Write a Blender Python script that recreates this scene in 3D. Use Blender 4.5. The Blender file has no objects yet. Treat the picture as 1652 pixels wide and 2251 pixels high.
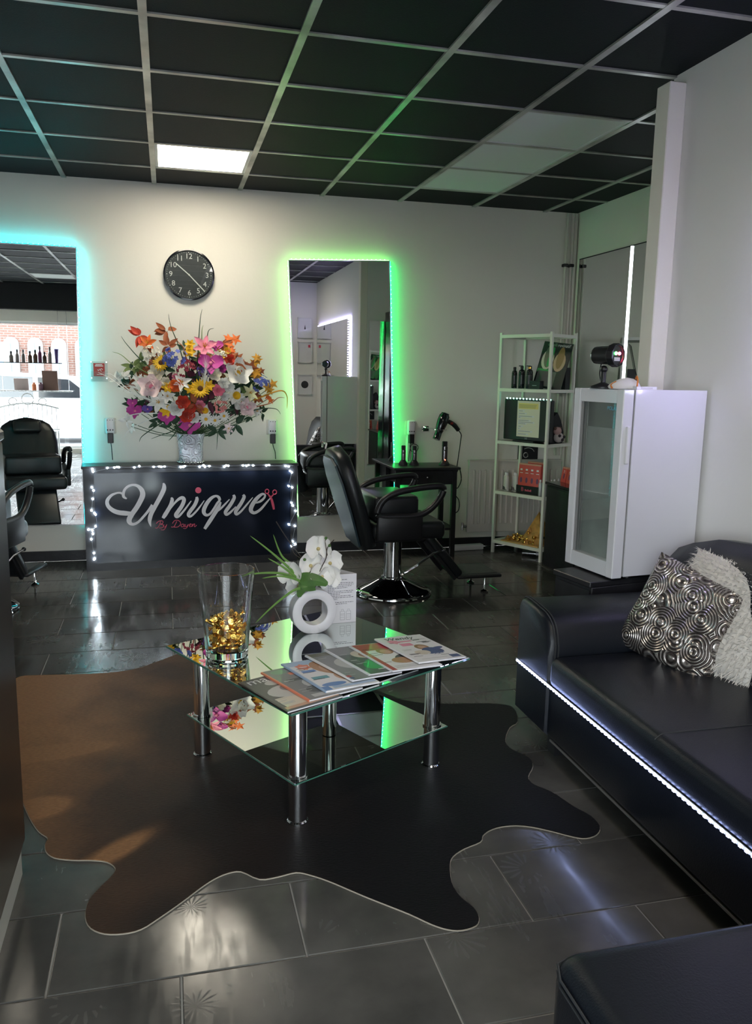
import bpy, bmesh, math, random
from mathutils import Vector, Matrix
random.seed(7)
PI = math.pi
sc = bpy.context.scene
COL = sc.collection
R = math.radians

# ------------------------------------------------------------------ camera
cam_d = bpy.data.cameras.new('camera')
cam = bpy.data.objects.new('camera', cam_d)
COL.objects.link(cam)
cam_d.sensor_fit = 'HORIZONTAL'
cam_d.sensor_width = 36.0
cam_d.lens = 36.0 * 1794.08 / 1652.0
cam_d.clip_start = 0.03
YAW, PITCH, ROLL = 0.250413, -0.168575, 0.0189325
fwd = Vector((math.sin(YAW) * math.cos(PITCH), math.cos(YAW) * math.cos(PITCH), math.sin(PITCH)))
rgt = Vector((math.cos(YAW), -math.sin(YAW), 0))
upv = rgt.cross(fwd)
cr, sr = math.cos(ROLL), math.sin(ROLL)
r2 = cr * rgt + sr * upv
u2 = -sr * rgt + cr * upv
M3 = Matrix((r2, u2, -fwd)).transposed()
cam.matrix_world = Matrix.Translation((0, 0, 1.41)) @ M3.to_4x4()
sc.camera = cam

# ------------------------------------------------------------------ view + world (overcast daylight outside the shop window)
sc.view_settings.view_transform = 'Standard'
sc.view_settings.look = 'None'
sc.view_settings.gamma = 1.0
sc.view_settings.use_curve_mapping = False
sc.view_settings.exposure = 0.95
sc.cycles.use_denoising = True
sc.cycles.max_bounces = 8
sc.cycles.diffuse_bounces = 4
sc.cycles.glossy_bounces = 6
sc.cycles.transmission_bounces = 8
sc.cycles.transparent_max_bounces = 12
sc.cycles.caustics_reflective = False
sc.cycles.caustics_refractive = False
sc.cycles.sample_clamp_indirect = 6.0
world = bpy.data.worlds.new('sky')
sc.world = world
world.use_nodes = True
wn = world.node_tree.nodes
bg = wn['Background']
bg.inputs[0].default_value = (0.86, 0.93, 1.0, 1)
bg.inputs[1].default_value = 12.0
# portal that guides the daylight sampling through the shop window
pd = bpy.data.lights.new('window_portal', 'AREA')
pd.shape = 'RECTANGLE'; pd.size = 3.8; pd.size_y = 2.1
pd.cycles.is_portal = True
po = bpy.data.objects.new('window_portal', pd)
po.location = (-1.0, -1.92, 1.07); po.rotation_euler = (R(90), 0, 0)
COL.objects.link(po)

# ------------------------------------------------------------------ helpers: materials
MATS = {}
def _hex(c):
    if isinstance(c, str):
        c = c.lstrip('#'); v = [int(c[i:i+2], 16) / 255 for i in (0, 2, 4)]
        return tuple(((x / 12.92) if x <= 0.04045 else ((x + 0.055) / 1.055) ** 2.4) for x in v)
    return tuple(c)
def mat(name, col=(0.8, 0.8, 0.8), rough=0.5, metal=0.0, emis=None, estr=0.0, trans=0.0, ior=1.45, alpha=1.0, coat=0.0,
        noise=None, bump=None, spec=0.5, sheen=0.0):
    """noise=(scale, amount) colour variation, bump=(scale, strength)"""
    if name in MATS: return MATS[name]
    m = bpy.data.materials.new(name); m.use_nodes = True
    nt = m.node_tree; b = nt.nodes['Principled BSDF']
    c = _hex(col)
    b.inputs['Base Color'].default_value = (*c, 1)
    b.inputs['Roughness'].default_value = rough
    b.inputs['Metallic'].default_value = metal
    b.inputs['IOR'].default_value = ior
    b.inputs['Transmission Weight'].default_value = trans
    b.inputs['Alpha'].default_value = alpha
    b.inputs['Coat Weight'].default_value = coat
    b.inputs['Specular IOR Level'].default_value = spec
    b.inputs['Sheen Weight'].default_value = sheen
    if emis is not None:
        b.inputs['Emission Color'].default_value = (*_hex(emis), 1)
        b.inputs['Emission Strength'].default_value = estr
    if noise or bump:
        tc = nt.nodes.new('ShaderNodeTexCoord')
    if noise:
        n = nt.nodes.new('ShaderNodeTexNoise'); n.inputs['Scale'].default_value = noise[0]; n.inputs['Detail'].default_value = 5
        nt.links.new(tc.outputs['Object'], n.inputs['Vector'])
        r = nt.nodes.new('ShaderNodeValToRGB')
        a = noise[1]
        r.color_ramp.elements[0].position = 0.3; r.color_ramp.elements[1].position = 0.7
        r.color_ramp.elements[0].color = (*[x * (1 - a) for x in c], 1)
        r.color_ramp.elements[1].color = (*[min(1, x * (1 + a)) for x in c], 1)
        nt.links.new(n.outputs['Fac'], r.inputs['Fac'])
        nt.links.new(r.outputs['Color'], b.inputs['Base Color'])
    if bump:
        n2 = nt.nodes.new('ShaderNodeTexNoise'); n2.inputs['Scale'].default_value = bump[0]; n2.inputs['Detail'].default_value = 4
        nt.links.new(tc.outputs['Object'], n2.inputs['Vector'])
        bp = nt.nodes.new('ShaderNodeBump'); bp.inputs['Strength'].default_value = bump[1]; bp.inputs['Distance'].default_value = 0.01
        nt.links.new(n2.outputs['Fac'], bp.inputs['Height'])
        nt.links.new(bp.outputs['Normal'], b.inputs['Normal'])
    MATS[name] = m
    return m

# ------------------------------------------------------------------ helpers: meshes
class MB:
    """collects shapes and links them as ONE mesh object"""
    def __init__(s): s.v = []; s.f = []
    def add(s, vs, fs, M=None):
        o = len(s.v)
        for p in vs:
            p = Vector(p)
            s.v.append(tuple(M @ p) if M else tuple(p))
        s.f += [tuple(i + o for i in f) for f in fs]
        return s
    def box(s, x0, x1, y0, y1, z0, z1, M=None):
        vs = [(x0,y0,z0),(x1,y0,z0),(x1,y1,z0),(x0,y1,z0),(x0,y0,z1),(x1,y0,z1),(x1,y1,z1),(x0,y1,z1)]
        return s.add(vs, [(0,3,2,1),(4,5,6,7),(0,1,5,4),(1,2,6,5),(2,3,7,6),(3,0,4,7)], M)
    def rbox(s, x0, x1, y0, y1, z0, z1, r=0.01, seg=2, M=None):
        bm = bmesh.new()
        bmesh.ops.create_cube(bm, size=1)
        for v in bm.verts:
            v.co = Vector(((x0+x1)/2 + v.co.x*(x1-x0), (y0+y1)/2 + v.co.y*(y1-y0), (z0+z1)/2 + v.co.z*(z1-z0)))
        bmesh.ops.bevel(bm, geom=list(bm.edges), offset=r, segments=seg, profile=0.5, affect='EDGES', clamp_overlap=True)
        return s.from_bm(bm, M)
    def from_bm(s, bm, M=None):
        bm.verts.ensure_lookup_table(); bm.verts.index_update()
        s.add([v.co.copy() for v in bm.verts], [tuple(v.index for v in f.verts) for f in bm.faces], M)
        bm.free(); return s
    def lathe(s, prof, n=24, M=None, cap=True):
        vs = []; fs = []
        for r, z in prof:
            for i in range(n):
                a = 2*PI*i/n; vs.append((r*math.cos(a), r*math.sin(a), z))
        for j in range(len(prof)-1):
            for i in range(n):
                k = (i+1) % n
                fs.append((j*n+i, j*n+k, (j+1)*n+k, (j+1)*n+i))
        if cap:
            if prof[0][0] > 1e-6: fs.append(tuple(range(n-1, -1, -1)))
            if prof[-1][0] > 1e-6: fs.append(tuple((len(prof)-1)*n+i for i in range(n)))
        return s.add(vs, fs, M)
    def cyl(s, p, q, r, n=12, r2=None):
        p = Vector(p); q = Vector(q); d = q - p; L = d.length
        M = Matrix.Translation(p) @ d.to_track_quat('Z', 'Y').to_matrix().to_4x4()
        return s.lathe([(r, 0), (r if r2 is None else r2, L)], n, M)
    def tube(s, pts, r, n=8, closed=False, flat=None, rs=None, up=(0,0,1)):
        """swept tube; flat=(a,b) gives an elliptic section with half sizes a (across) and b (along up)"""
        P = [Vector(p) for p in pts]; N = len(P); vs = []; fs = []
        upv = Vector(up)
        for i, p in enumerate(P):
            if closed: d = P[(i+1) % N] - P[i-1]
            else: d = P[min(i+1, N-1)] - P[max(i-1, 0)]
            d.normalize()
            sx = d.cross(upv)
            if sx.length < 1e-4: sx = d.cross(Vector((1, 0, 0)))
            sx.normalize(); uy = sx.cross(d).normalized()
            rr = rs[i] if rs else r
            for k in range(n):
                a = 2*PI*k/n
                ca, sa = math.cos(a), math.sin(a)
                if flat: vs.append(p + sx*ca*flat[0] + uy*sa*flat[1])
                else: vs.append(p + sx*ca*rr + uy*sa*rr)
        m = N if closed else N-1
        for i in range(m):
            j = (i+1) % N
            for k in range(n):
                l = (k+1) % n
                fs.append((i*n+k, i*n+l, j*n+l, j*n+k))
        if not closed:
            fs.append(tuple(range(n-1, -1, -1))); fs.append(tuple((N-1)*n+k for k in range(n)))
        return s.add(vs, fs)
    def prism(s, poly, h, M=None, z0=0.0):
        """extrude a simple 2D polygon"""
        bm = bmesh.new()
        vs = [bm.verts.new((x, y, z0)) for x, y in poly]
        f = bm.faces.new(vs)
        bm.normal_update()
        if f.normal.z < 0: f.normal_flip()
        r = bmesh.ops.extrude_face_region(bm, geom=[f])
        for e in r['geom']:
            if isinstance(e, bmesh.types.BMVert): e.co.z += h
        bmesh.ops.recalc_face_normals(bm, faces=list(bm.faces))
        return s.from_bm(bm, M)
    def sphere(s, c, r, u=10, v=7, sc=(1,1,1), M=None):
        vs = [(0,0,-1)]; fs = []
        for j in range(1, v):
            t = PI*j/v - PI/2
            for i in range(u):
                a = 2*PI*i/u; vs.append((math.cos(t)*math.cos(a), math.cos(t)*math.sin(a), math.sin(t)))
        vs.append((0,0,1)); T = len(vs)-1
        for i in range(u):
            k = (i+1) % u
            fs.append((0, 1+k, 1+i)); fs.append((T, T-u+i, T-u+k))
            for j in range(v-2):
                a = 1+j*u
                fs.append((a+i, a+k, a+u+k, a+u+i))
        vs = [(c[0]+p[0]*r*sc[0], c[1]+p[1]*r*sc[1], c[2]+p[2]*r*sc[2]) for p in vs]
        return s.add(vs, fs, M)
    def quad(s, a, b, c, d): return s.add([a, b, c, d], [(0,1,2,3)])
    def mesh(s, name, m, smooth=False):
        me = bpy.data.meshes.new(name); me.from_pydata(s.v, [], s.f); me.update()
        ms = m if isinstance(m, (list, tuple)) else [m]
        for x in ms: me.materials.append(x)
        if smooth: shade(me, smooth)
        return me
    def build(s, name, m, parent=None, loc=(0,0,0), rot=(0,0,0), smooth=False):
        return obj(name, s.mesh(name, m, smooth), parent, loc, rot)
def shade(me, ang=True):
    me.polygons.foreach_set('use_smooth', [True]*len(me.polygons))
    a = R(40) if ang is True else R(ang)
    try: me.set_sharp_from_angle(angle=a)
    except Exception: pass
def obj(name, me, parent=None, loc=(0,0,0), rot=(0,0,0)):
    o = bpy.data.objects.new(name, me); COL.objects.link(o)
    if parent: o.parent = parent
    o.location = loc; o.rotation_euler = rot
    return o
def thing(name, label, cat, loc=(0,0,0), rotz=0.0, group=None, rot=None):
    o = obj(name, None, None, loc, rot if rot else (0,0,rotz))
    o.empty_display_size = 0.05
    return tag(o, label, cat, group)
def tag(o, label, cat, group=None):
    o['label'] = label; o['category'] = cat
    if group: o['group'] = group
    return o
def struct(o):
    o['kind'] = 'structure'; return o
def dup(root, parent=None):
    c = root.copy(); COL.objects.link(c); c.parent = parent
    for ch in list(root.children): dup(ch, c)
    return c
def smooth_path(pts, n=6, closed=False):
    """Catmull-Rom through points of any dimension"""
    P = [tuple(p) for p in pts]; N = len(P); out = []
    rng = range(N if closed else N-1)
    for i in rng:
        p1 = P[i]; p2 = P[(i+1) % N]
        p0 = P[i-1] if (closed or i > 0) else p1
        p3 = P[(i+2) % N] if (closed or i+2 < N) else p2
        for k in range(n):
            t = k/n; t2 = t*t; t3 = t2*t
            out.append(tuple(0.5*((2*b) + (-a+c)*t + (2*a-5*b+4*c-d)*t2 + (-a+3*b-3*c+d)*t3) for a, b, c, d in zip(p0, p1, p2, p3)))
    if not closed: out.append(P[-1])
    return out
def text_mesh(body, size, m, name, parent=None, loc=(0,0,0), rot=(0,0,0), extrude=0.0006, align='CENTER', shear=0.0, sx=1.0):
    cu = bpy.data.curves.new(name, 'FONT'); cu.body = body; cu.size = size; cu.extrude = extrude
    cu.align_x = align; cu.align_y = 'CENTER'; cu.shear = shear; cu.resolution_u = 3
    o = bpy.data.objects.new(name, cu); COL.objects.link(o)
    bpy.context.view_layer.update()
    dg = bpy.context.evaluated_depsgraph_get()
    me = bpy.data.meshes.new_from_object(o.evaluated_get(dg))
    bpy.data.objects.remove(o); bpy.data.curves.remove(cu)
    me.materials.clear(); me.materials.append(m)
    o = obj(name, me, parent, loc, rot); o.scale = (sx, 1, 1)
    return o
# ------------------------------------------------------------------ materials
def wall_mat(name, col):
    m = mat(name, col, 0.75, bump=(35, 0.08)); return m
M_wall = wall_mat('wall_paint', (0.86, 0.83, 0.75))
M_wallcoollit = wall_mat('wall_paint_cool_lit', (0.80, 0.79, 0.78))  # wall paint again, the cooler ambient light put into its colour
M_tileceil = mat('ceiling_tile_black', (0.0035, 0.006, 0.008), 0.6, bump=(160, 0.12), spec=0.16)
M_bar = mat('ceiling_bar_metal', (0.42, 0.42, 0.39), 0.3, 0.5, noise=(3.5, 0.6))
M_panel_off = mat('light_panel_off', (0.80, 0.85, 0.82), 0.35)
M_panel_on = mat('light_panel_on', (0.9, 0.9, 0.9), 0.5, emis=(1.0, 0.91, 0.74), estr=11.0)
M_grout = mat('grout', (0.26, 0.25, 0.23), 0.6)
M_black = mat('black_plastic', (0.012, 0.012, 0.014), 0.4)
M_blackgloss = mat('black_gloss', (0.008, 0.009, 0.012), 0.12, coat=0.3)
M_blackwood = mat('black_wood', (0.014, 0.014, 0.017), 0.42, noise=(12, 0.4), bump=(40, 0.1))
M_blackmatt = mat('black_matt', (0.01, 0.011, 0.013), 0.7)
M_white = mat('white_plastic', (0.75, 0.75, 0.76), 0.3)
M_whitegloss = mat('white_enamel', (0.72, 0.72, 0.76), 0.14, coat=0.4)
M_whitemetal = mat('white_painted_metal', (0.78, 0.77, 0.68), 0.4)
M_cream = mat('cream_enamel', (0.66, 0.62, 0.56), 0.35)
M_chrome = mat('chrome', (0.78, 0.79, 0.80), 0.06, 1.0)
M_steel = mat('brushed_steel', (0.55, 0.55, 0.57), 0.22, 1.0)
M_mirror = mat('mirror_silver', (0.86, 0.88, 0.87), 0.0, 1.0)
M_tabletop = mat('mirrored_glass', (0.72, 0.78, 0.74), 0.0, 1.0)
M_glassedge = mat('glass_edge_green', (0.10, 0.30, 0.22), 0.05, trans=0.5)
M_leather = mat('black_leather', (0.006, 0.008, 0.013), 0.38, bump=(260, 0.12), spec=0.4)
M_leather2 = mat('chair_leather', (0.013, 0.015, 0.017), 0.33, bump=(300, 0.08))
M_stitch = mat('stitch_thread', (0.03, 0.032, 0.035), 0.5)
M_gold = mat('gold_foil', (0.86, 0.56, 0.13), 0.2, 1.0, bump=(60, 0.4))
M_paper = mat('paper', (0.74, 0.72, 0.74), 0.6)
M_ink = mat('print_ink', (0.03, 0.03, 0.035), 0.6)
M_pink = mat('pink_vinyl', (0.70, 0.09, 0.16), 0.4)
M_letter = mat('white_vinyl', (0.72, 0.70, 0.72), 0.4)
M_navy = mat('sign_panel_gloss', (0.008, 0.011, 0.020), 0.10, spec=0.4)
def glass(name, col=(1, 1, 1), rough=0.0, ior=1.45):
    m = bpy.data.materials.new(name); m.use_nodes = True; nt = m.node_tree
    nt.nodes.clear()
    o = nt.nodes.new('ShaderNodeOutputMaterial'); g = nt.nodes.new('ShaderNodeBsdfGlass')
    g.inputs['Color'].default_value = (*col, 1); g.inputs['Roughness'].default_value = rough; g.inputs['IOR'].default_value = ior
    nt.links.new(g.outputs[0], o.inputs[0]); return m
def thin_glass(name, tint=(0.95, 0.97, 0.96), refl=0.08):
    """a pane: straight transmission plus a fresnel reflection"""
    m = bpy.data.materials.new(name); m.use_nodes = True; nt = m.node_tree; nt.nodes.clear()
    o = nt.nodes.new('ShaderNodeOutputMaterial'); t = nt.nodes.new('ShaderNodeBsdfTransparent'); g = nt.nodes.new('ShaderNodeBsdfGlossy')
    t.inputs['Color'].default_value = (*tint, 1); g.inputs['Roughness'].default_value = 0.0
    fr = nt.nodes.new('ShaderNodeFresnel'); ge = nt.nodes.new('ShaderNodeNewGeometry')
    io = nt.nodes.new('ShaderNodeMath'); io.operation = 'MULTIPLY_ADD'; io.inputs[1].default_value = 1/1.5-1.5; io.inputs[2].default_value = 1.5   # same reflectance on both faces of the sheet
    nt.links.new(ge.outputs['Backfacing'], io.inputs[0]); nt.links.new(io.outputs[0], fr.inputs['IOR'])
    mx = nt.nodes.new('ShaderNodeMixShader')
    nt.links.new(fr.outputs[0], mx.inputs[0]); nt.links.new(t.outputs[0], mx.inputs[1]); nt.links.new(g.outputs[0], mx.inputs[2])
    nt.links.new(mx.outputs[0], o.inputs[0]); return m
M_glass = glass('clear_glass')
M_pane = thin_glass('window_pane')
M_fridgeglass = thin_glass('fridge_pane', (0.95, 0.97, 0.96))
def fog_reflection(name):  # condensation haze, with the back wall's reflection painted into its pale diffuse
    m = thin_glass(name, (0.95, 0.97, 0.96)); nt = m.node_tree; L = nt.links.new
    out = [n for n in nt.nodes if n.type == 'OUTPUT_MATERIAL'][0]; src = out.inputs[0].links[0].from_socket
    d = nt.nodes.new('ShaderNodeBsdfDiffuse'); d.inputs['Color'].default_value = (.62, .66, .64, 1)
    tr = nt.nodes.new('ShaderNodeBsdfTranslucent'); tr.inputs['Color'].default_value = (.62, .66, .64, 1)
    a = nt.nodes.new('ShaderNodeMixShader'); a.inputs[0].default_value = .4; L(d.outputs[0], a.inputs[1]); L(tr.outputs[0], a.inputs[2])
    geo = nt.nodes.new('ShaderNodeNewGeometry'); n = nt.nodes.new('ShaderNodeTexNoise'); n.inputs['Scale'].default_value = 6; L(geo.outputs['Position'], n.inputs['Vector'])
    r = nt.nodes.new('ShaderNodeValToRGB'); r.color_ramp.elements[0].position = .3; r.color_ramp.elements[0].color = (.50, .50, .50, 1); r.color_ramp.elements[1].position = .7; r.color_ramp.elements[1].color = (.74, .74, .74, 1); L(n.outputs['Fac'], r.inputs['Fac'])
    mx = nt.nodes.new('ShaderNodeMixShader'); L(r.outputs['Color'], mx.inputs[0]); L(src, mx.inputs[1]); L(a.outputs[0], mx.inputs[2]); L(mx.outputs[0], out.inputs[0])
    return m
M_fog_reflection = fog_reflection('fridge_pane_fog_reflection')
def led(name, col, s): return mat(name, (0.8, 0.8, 0.8), 0.5, emis=col, estr=s)
M_cyan = led('led_cyan', (0.0, 0.72, 0.82), 17)
M_green = led('led_green', (0.0, 0.85, 0.13), 17)
M_ledgreenpale = led('led_green_pale', (0.16, 0.80, 0.12), 9)
M_cool = led('led_cool_white', (0.42, 0.52, 1.0), 11)
M_fairy = led('fairy_bulb', (0.78, 0.92, 1.0), 60)
M_tube = led('led_tube_white', (0.85, 0.92, 1.0), 5)

def floor_tile_mat():
    m = bpy.data.materials.new('floor_tile_slate'); m.use_nodes = True; nt = m.node_tree; L = nt.links.new
    b = nt.nodes['Principled BSDF']
    geo = nt.nodes.new('ShaderNodeNewGeometry')
    oi = nt.nodes.new('ShaderNodeObjectInfo')
    def noise(scale, detail=5, vec=None, rough=0.55, dist=0.0):
        n = nt.nodes.new('ShaderNodeTexNoise'); n.inputs['Scale'].default_value = scale; n.inputs['Detail'].default_value = detail
        n.inputs['Roughness'].default_value = rough; n.inputs['Distortion'].default_value = dist
        L(vec or geo.outputs['Position'], n.inputs['Vector']); return n
    def ramp(src, p0, p1, c0, c1):
        r = nt.nodes.new('ShaderNodeValToRGB'); r.color_ramp.elements[0].position = p0; r.color_ramp.elements[1].position = p1
        r.color_ramp.elements[0].color = c0; r.color_ramp.elements[1].color = c1; L(src, r.inputs['Fac']); return r
    def math_(op, a, b=None, v=None):
        n = nt.nodes.new('ShaderNodeMath'); n.operation = op; L(a, n.inputs[0])
        if b is not None: L(b, n.inputs[1])
        elif v is not None: n.inputs[1].default_value = v
        return n
    # stone colour: cloudy dark grey, a little different on every tile
    n1 = noise(3.2, 7)
    c = ramp(n1.outputs['Fac'], 0.3, 0.72, (0.042, 0.041, 0.039, 1), (0.105, 0.100, 0.092, 1))
    mul = nt.nodes.new('ShaderNodeMix'); mul.data_type = 'RGBA'; mul.blend_type = 'MULTIPLY'; mul.inputs['Factor'].default_value = 1
    rr = ramp(oi.outputs['Random'], 0, 1, (0.8, 0.8, 0.8, 1), (1.15, 1.15, 1.12, 1))
    L(c.outputs['Color'], mul.inputs['A']); L(rr.outputs['Color'], mul.inputs['B'])
    L(mul.outputs['Result'], b.inputs['Base Color'])
    # worn glaze: patches and raised star/leaf motifs with a different gloss
    vor = nt.nodes.new('ShaderNodeTexVoronoi'); vor.inputs['Scale'].default_value = 4.5; L(geo.outputs['Position'], vor.inputs['Vector'])
    sub = nt.nodes.new('ShaderNodeVectorMath'); sub.operation = 'SUBTRACT'
    L(geo.outputs['Position'], sub.inputs[0]); L(vor.outputs['Position'], sub.inputs[1])
    sx = nt.nodes.new('ShaderNodeSeparateXYZ'); L(sub.outputs[0], sx.inputs[0])
    ang = nt.nodes.new('ShaderNodeMath'); ang.operation = 'ARCTAN2'; L(sx.outputs['Y'], ang.inputs[0]); L(sx.outputs['X'], ang.inputs[1])
    rays = math_('SINE', math_('MULTIPLY', ang.outputs[0], v=16).outputs[0])
    env = ramp(vor.outputs['Distance'], 0.30, 0.42, (1, 1, 1, 1), (0, 0, 0, 1))
    mot = math_('MULTIPLY', rays.outputs[0], env.outputs['Color'])
    mk = ramp(noise(2.3, 3).outputs['Fac'], 0.54, 0.60, (0, 0, 0, 1), (1, 1, 1, 1))
    motm = ramp(mot.outputs[0], 0.25, 0.45, (0, 0, 0, 1), (1, 1, 1, 1))
    motif = math_('MULTIPLY', motm.outputs['Color'], mk.outputs['Color'])
    st = nt.nodes.new('ShaderNodeMapping'); st.inputs['Scale'].default_value = (26, 3.0, 1); st.inputs['Rotation'].default_value = (0, 0, 0.25)
    L(geo.outputs['Position'], st.inputs['Vector'])
    n3 = noise(1.5, 6, st.outputs['Vector'])
    stre = ramp(n3.outputs['Fac'], 0.47, 0.60, (0, 0, 0, 1), (1, 1, 1, 1))
    n4 = noise(1.7, 5)
    pat = ramp(n4.outputs['Fac'], 0.42, 0.62, (0.10, 0.10, 0.10, 1), (0.24, 0.24, 0.24, 1))
    add = math_('MULTIPLY', motif.outputs[0], v=0.22)
    add2 = math_('MULTIPLY', stre.outputs['Color'], v=0.06)
    s1 = math_('ADD', pat.outputs['Color'], add.outputs[0]); s2 = math_('ADD', s1.outputs[0], add2.outputs[0])
    L(s2.outputs[0], b.inputs['Roughness'])
    b.inputs['Specular IOR Level'].default_value = 0.55
    bp = nt.nodes.new('ShaderNodeBump'); bp.inputs['Strength'].default_value = 0.06; bp.inputs['Distance'].default_value = 0.004
    n5 = noise(5, 3)
    bs = math_('ADD', n5.outputs['Fac'], math_('MULTIPLY', motif.outputs[0], v=0.25).outputs[0])
    L(bs.outputs[0], bp.inputs['Height']); L(bp.outputs['Normal'], b.inputs['Normal'])
    return m
M_floor = floor_tile_mat()
# ------------------------------------------------------------------ the room
YB, XR, XN, XL, YF, ZC = 6.278, 3.235, 2.175, -3.0, -1.9, 2.70   # back wall, far right wall, near right wall, left wall, front, ceiling
YP, YC = 0.18, 3.40                                              # wall behind the ottoman, end of the near right wall
def wallbox(name, x0, x1, y0, y1, z0, z1, m):
    return struct(MB().box(x0, x1, y0, y1, z0, z1).build(name, m))
wallbox('wall_back', XL-.1, XR+.1, YB, YB+.12, 0, ZC+.1, M_wall)
wallbox('wall_right', XR, XR+.12, YC, YB, 0, ZC+.1, M_wall)
wallbox('wall_partition', XN, XR+.12, YP, YC, 0, ZC+.1, M_wallcoollit)
wallbox('wall_behind_ottoman', .95, XN, YP-.12, YP, 0, ZC+.1, M_wallcoollit)
wallbox('wall_entry', .95, 1.07, YF, YP-.12, 0, ZC+.1, M_wallcoollit)
wallbox('wall_left', XL-.12, XL, YF, YB, 0, ZC+.1, M_wall)
# pipe casing that stands proud of the near right wall, ends just under the ceiling
struct(MB().rbox(2.095, XN, 3.30, YC, 0, 2.655, .004, 1).build('wall_casing', M_wall))
# front wall with the shop window
wallbox('wall_front_left', XL, -2.9, YF-.15, YF, 0, 2.12, M_wall)
wallbox('wall_front_right', .90, .95, YF-.15, YF, 0, 2.12, M_wall)
wallbox('wall_front_header', XL, 1.07, YF-.15, YF, 2.12, ZC+.1, M_wall)
wallbox('wall_front_sill', -2.9, .90, YF-.15, YF, 0, .08, M_wall)
struct(MB().box(XL, .95, YF, YF+.22, 2.30, ZC).build('trim_black_beam', M_blackmatt))
w = struct(obj('window_1', None, None, (0, 0, 0)))
for x0, x1 in ((-2.9, -1.27), (-1.23, .90)):
    MB().box(x0+.03, x1-.03, YF-.085, YF-.079, .12, 2.08).build('window_pane', M_pane, w)
f = MB()
for x0, x1 in ((-2.9, -2.87), (-1.27, -1.23), (.87, .90)): f.box(x0, x1, YF-.11, YF-.05, .08, 2.12)
f.box(-2.9, .9, YF-.11, YF-.05, .08, .12); f.box(-2.9, .9, YF-.11, YF-.05, 2.08, 2.12)
f.build('window_frame', M_white, w)
# black skirting along the back wall
struct(MB().box(XL, XR, YB-.018, YB, 0, .075).build('baseboard_back', M_blackwood))
struct(MB().box(XR-.015, XR, YC, YB-.018, 0, .075).build('baseboard_right', M_blackwood))
struct(MB().box(XN-.012, XN, YP, 3.30, 0, .07).build('baseboard_partition', M_blackwood))

# floor: grout bed and half-bond slate tiles 60 x 30, each tile an object
floor = struct(MB().box(XL, XR, YF, YB, -.06, -.0035).build('floor', M_grout))
def tile_mesh(lx, ly):
    b = MB(); e = .0022
    b.add([(0,0,-.006),(lx,0,-.006),(lx,ly,-.006),(0,ly,-.006),(0,0,-e),(lx,0,-e),(lx,ly,-e),(0,ly,-e),(e,e,0),(lx-e,e,0),(lx-e,ly-e,0),(e,ly-e,0)],
          [(0,1,5,4),(1,2,6,5),(2,3,7,6),(3,0,4,7),(4,5,9,8),(5,6,10,9),(6,7,11,10),(7,4,8,11),(8,9,10,11)])
    return b.mesh('floor_tile', M_floor)
GAP = .0045
cache = {}
k0 = math.floor((YF-1.768)/.3)
for k in range(k0, 16):
    ya = max(1.768+.3*k, YF); yb = min(1.768+.3*(k+1), YB-.018)
    if yb-ya < .02: continue
    off = .3 if k % 2 == 0 else 0.0
    xmax = XR-.015 if (ya+yb)/2 > YC else (XN-.012 if ya > YP else .95)
    x = off + .6*math.floor((XL-off)/.6)
    while x < xmax-.02:
        xa = max(x, XL); xb = min(x+.6, xmax)
        if xb-xa > .02:
            key = (round(xb-xa, 3), round(yb-ya, 3))
            if key not in cache: cache[key] = tile_mesh(key[0]-GAP, key[1]-GAP)
            obj('floor_tile', cache[key], floor, (xa+GAP/2, ya+GAP/2, random.uniform(-.0004, .0002)))
        x += .6

# ceiling: black tiles in a metal grid, each tile an object
ceil = struct(MB().box(XL-.1, XR+.1, YF-.1, YB+.1, ZC+.03, ZC+.12).build('ceiling', M_blackmatt))
CX0, CY0 = -1.25626, 3.39035
xs = sorted([CX0+.6*i for i in range(-3, 9) if XL < CX0+.6*i < XR])
ys = sorted([CY0+.6*i for i in range(-9, 6) if YF < CY0+.6*i < YB])
XE = [XL]+xs+[XR]; YE = [YF]+ys+[YB]
LIT = (-.056, 5.190); LIT2 = (.544, .990); OFF = [(1.744, 3.990), (1.744, 4.590), (1.744, 5.190), (-1.856, -.810)]
def near(a, b): return abs(a[0]-b[0]) < .1 and abs(a[1]-b[1]) < .1
cc = {}
for i in range(len(XE)-1):
    for j in range(len(YE)-1):
        x0, x1, y0, y1 = XE[i], XE[i+1], YE[j], YE[j+1]
        if x0 > XN-.1 and y1 < YC+.02: continue
        if near((x0, y0), LIT) or near((x0, y0), LIT2) or any(near((x0, y0), p) for p in OFF): continue
        key = (round(x1-x0, 3), round(y1-y0, 3))
        if key not in cc:
            cc[key] = MB().box(.006, key[0]-.006, .006, key[1]-.006, ZC+.004, ZC+.018).mesh('ceiling_tile', M_tileceil)
        obj('ceiling_tile', cc[key], ceil, (x0, y0, random.uniform(0, .002)))
for x in xs:
    ylo = YC if x > XN else YF
    MB().box(x-.016, x+.016, ylo, YB, ZC-.004, ZC+.006).build('ceiling_main_bar', M_bar, ceil)
for y in ys:
    for i in range(len(XE)-1):
        if XE[i] > XN-.1 and y < YC+.02: continue
        MB().box(XE[i]+.016, XE[i+1]-.016, y-.013, y+.013, ZC-.002, ZC+.006).build('ceiling_cross_bar', M_bar, ceil)
def light_panel(x0, y0, on, label):
    t = thing('ceiling_light_panel', label, 'ceiling light', (x0+.3, y0+.3, ZC), 0, None if on else 'unlit ceiling panels')
    fr = MB()
    for a in ((-.284,.284,-.286,-.268), (-.284,.284,.268,.286), (-.284,-.266,-.268,.268), (.266,.284,-.268,.268)): fr.box(a[0], a[1], a[2], a[3], .001, .016)
    fr.build('panel_frame', M_white, t)
    MB().box(-.266, .266, -.268, .268, .003, .014).build('diffuser', M_panel_on if on else M_panel_off, t)
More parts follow.
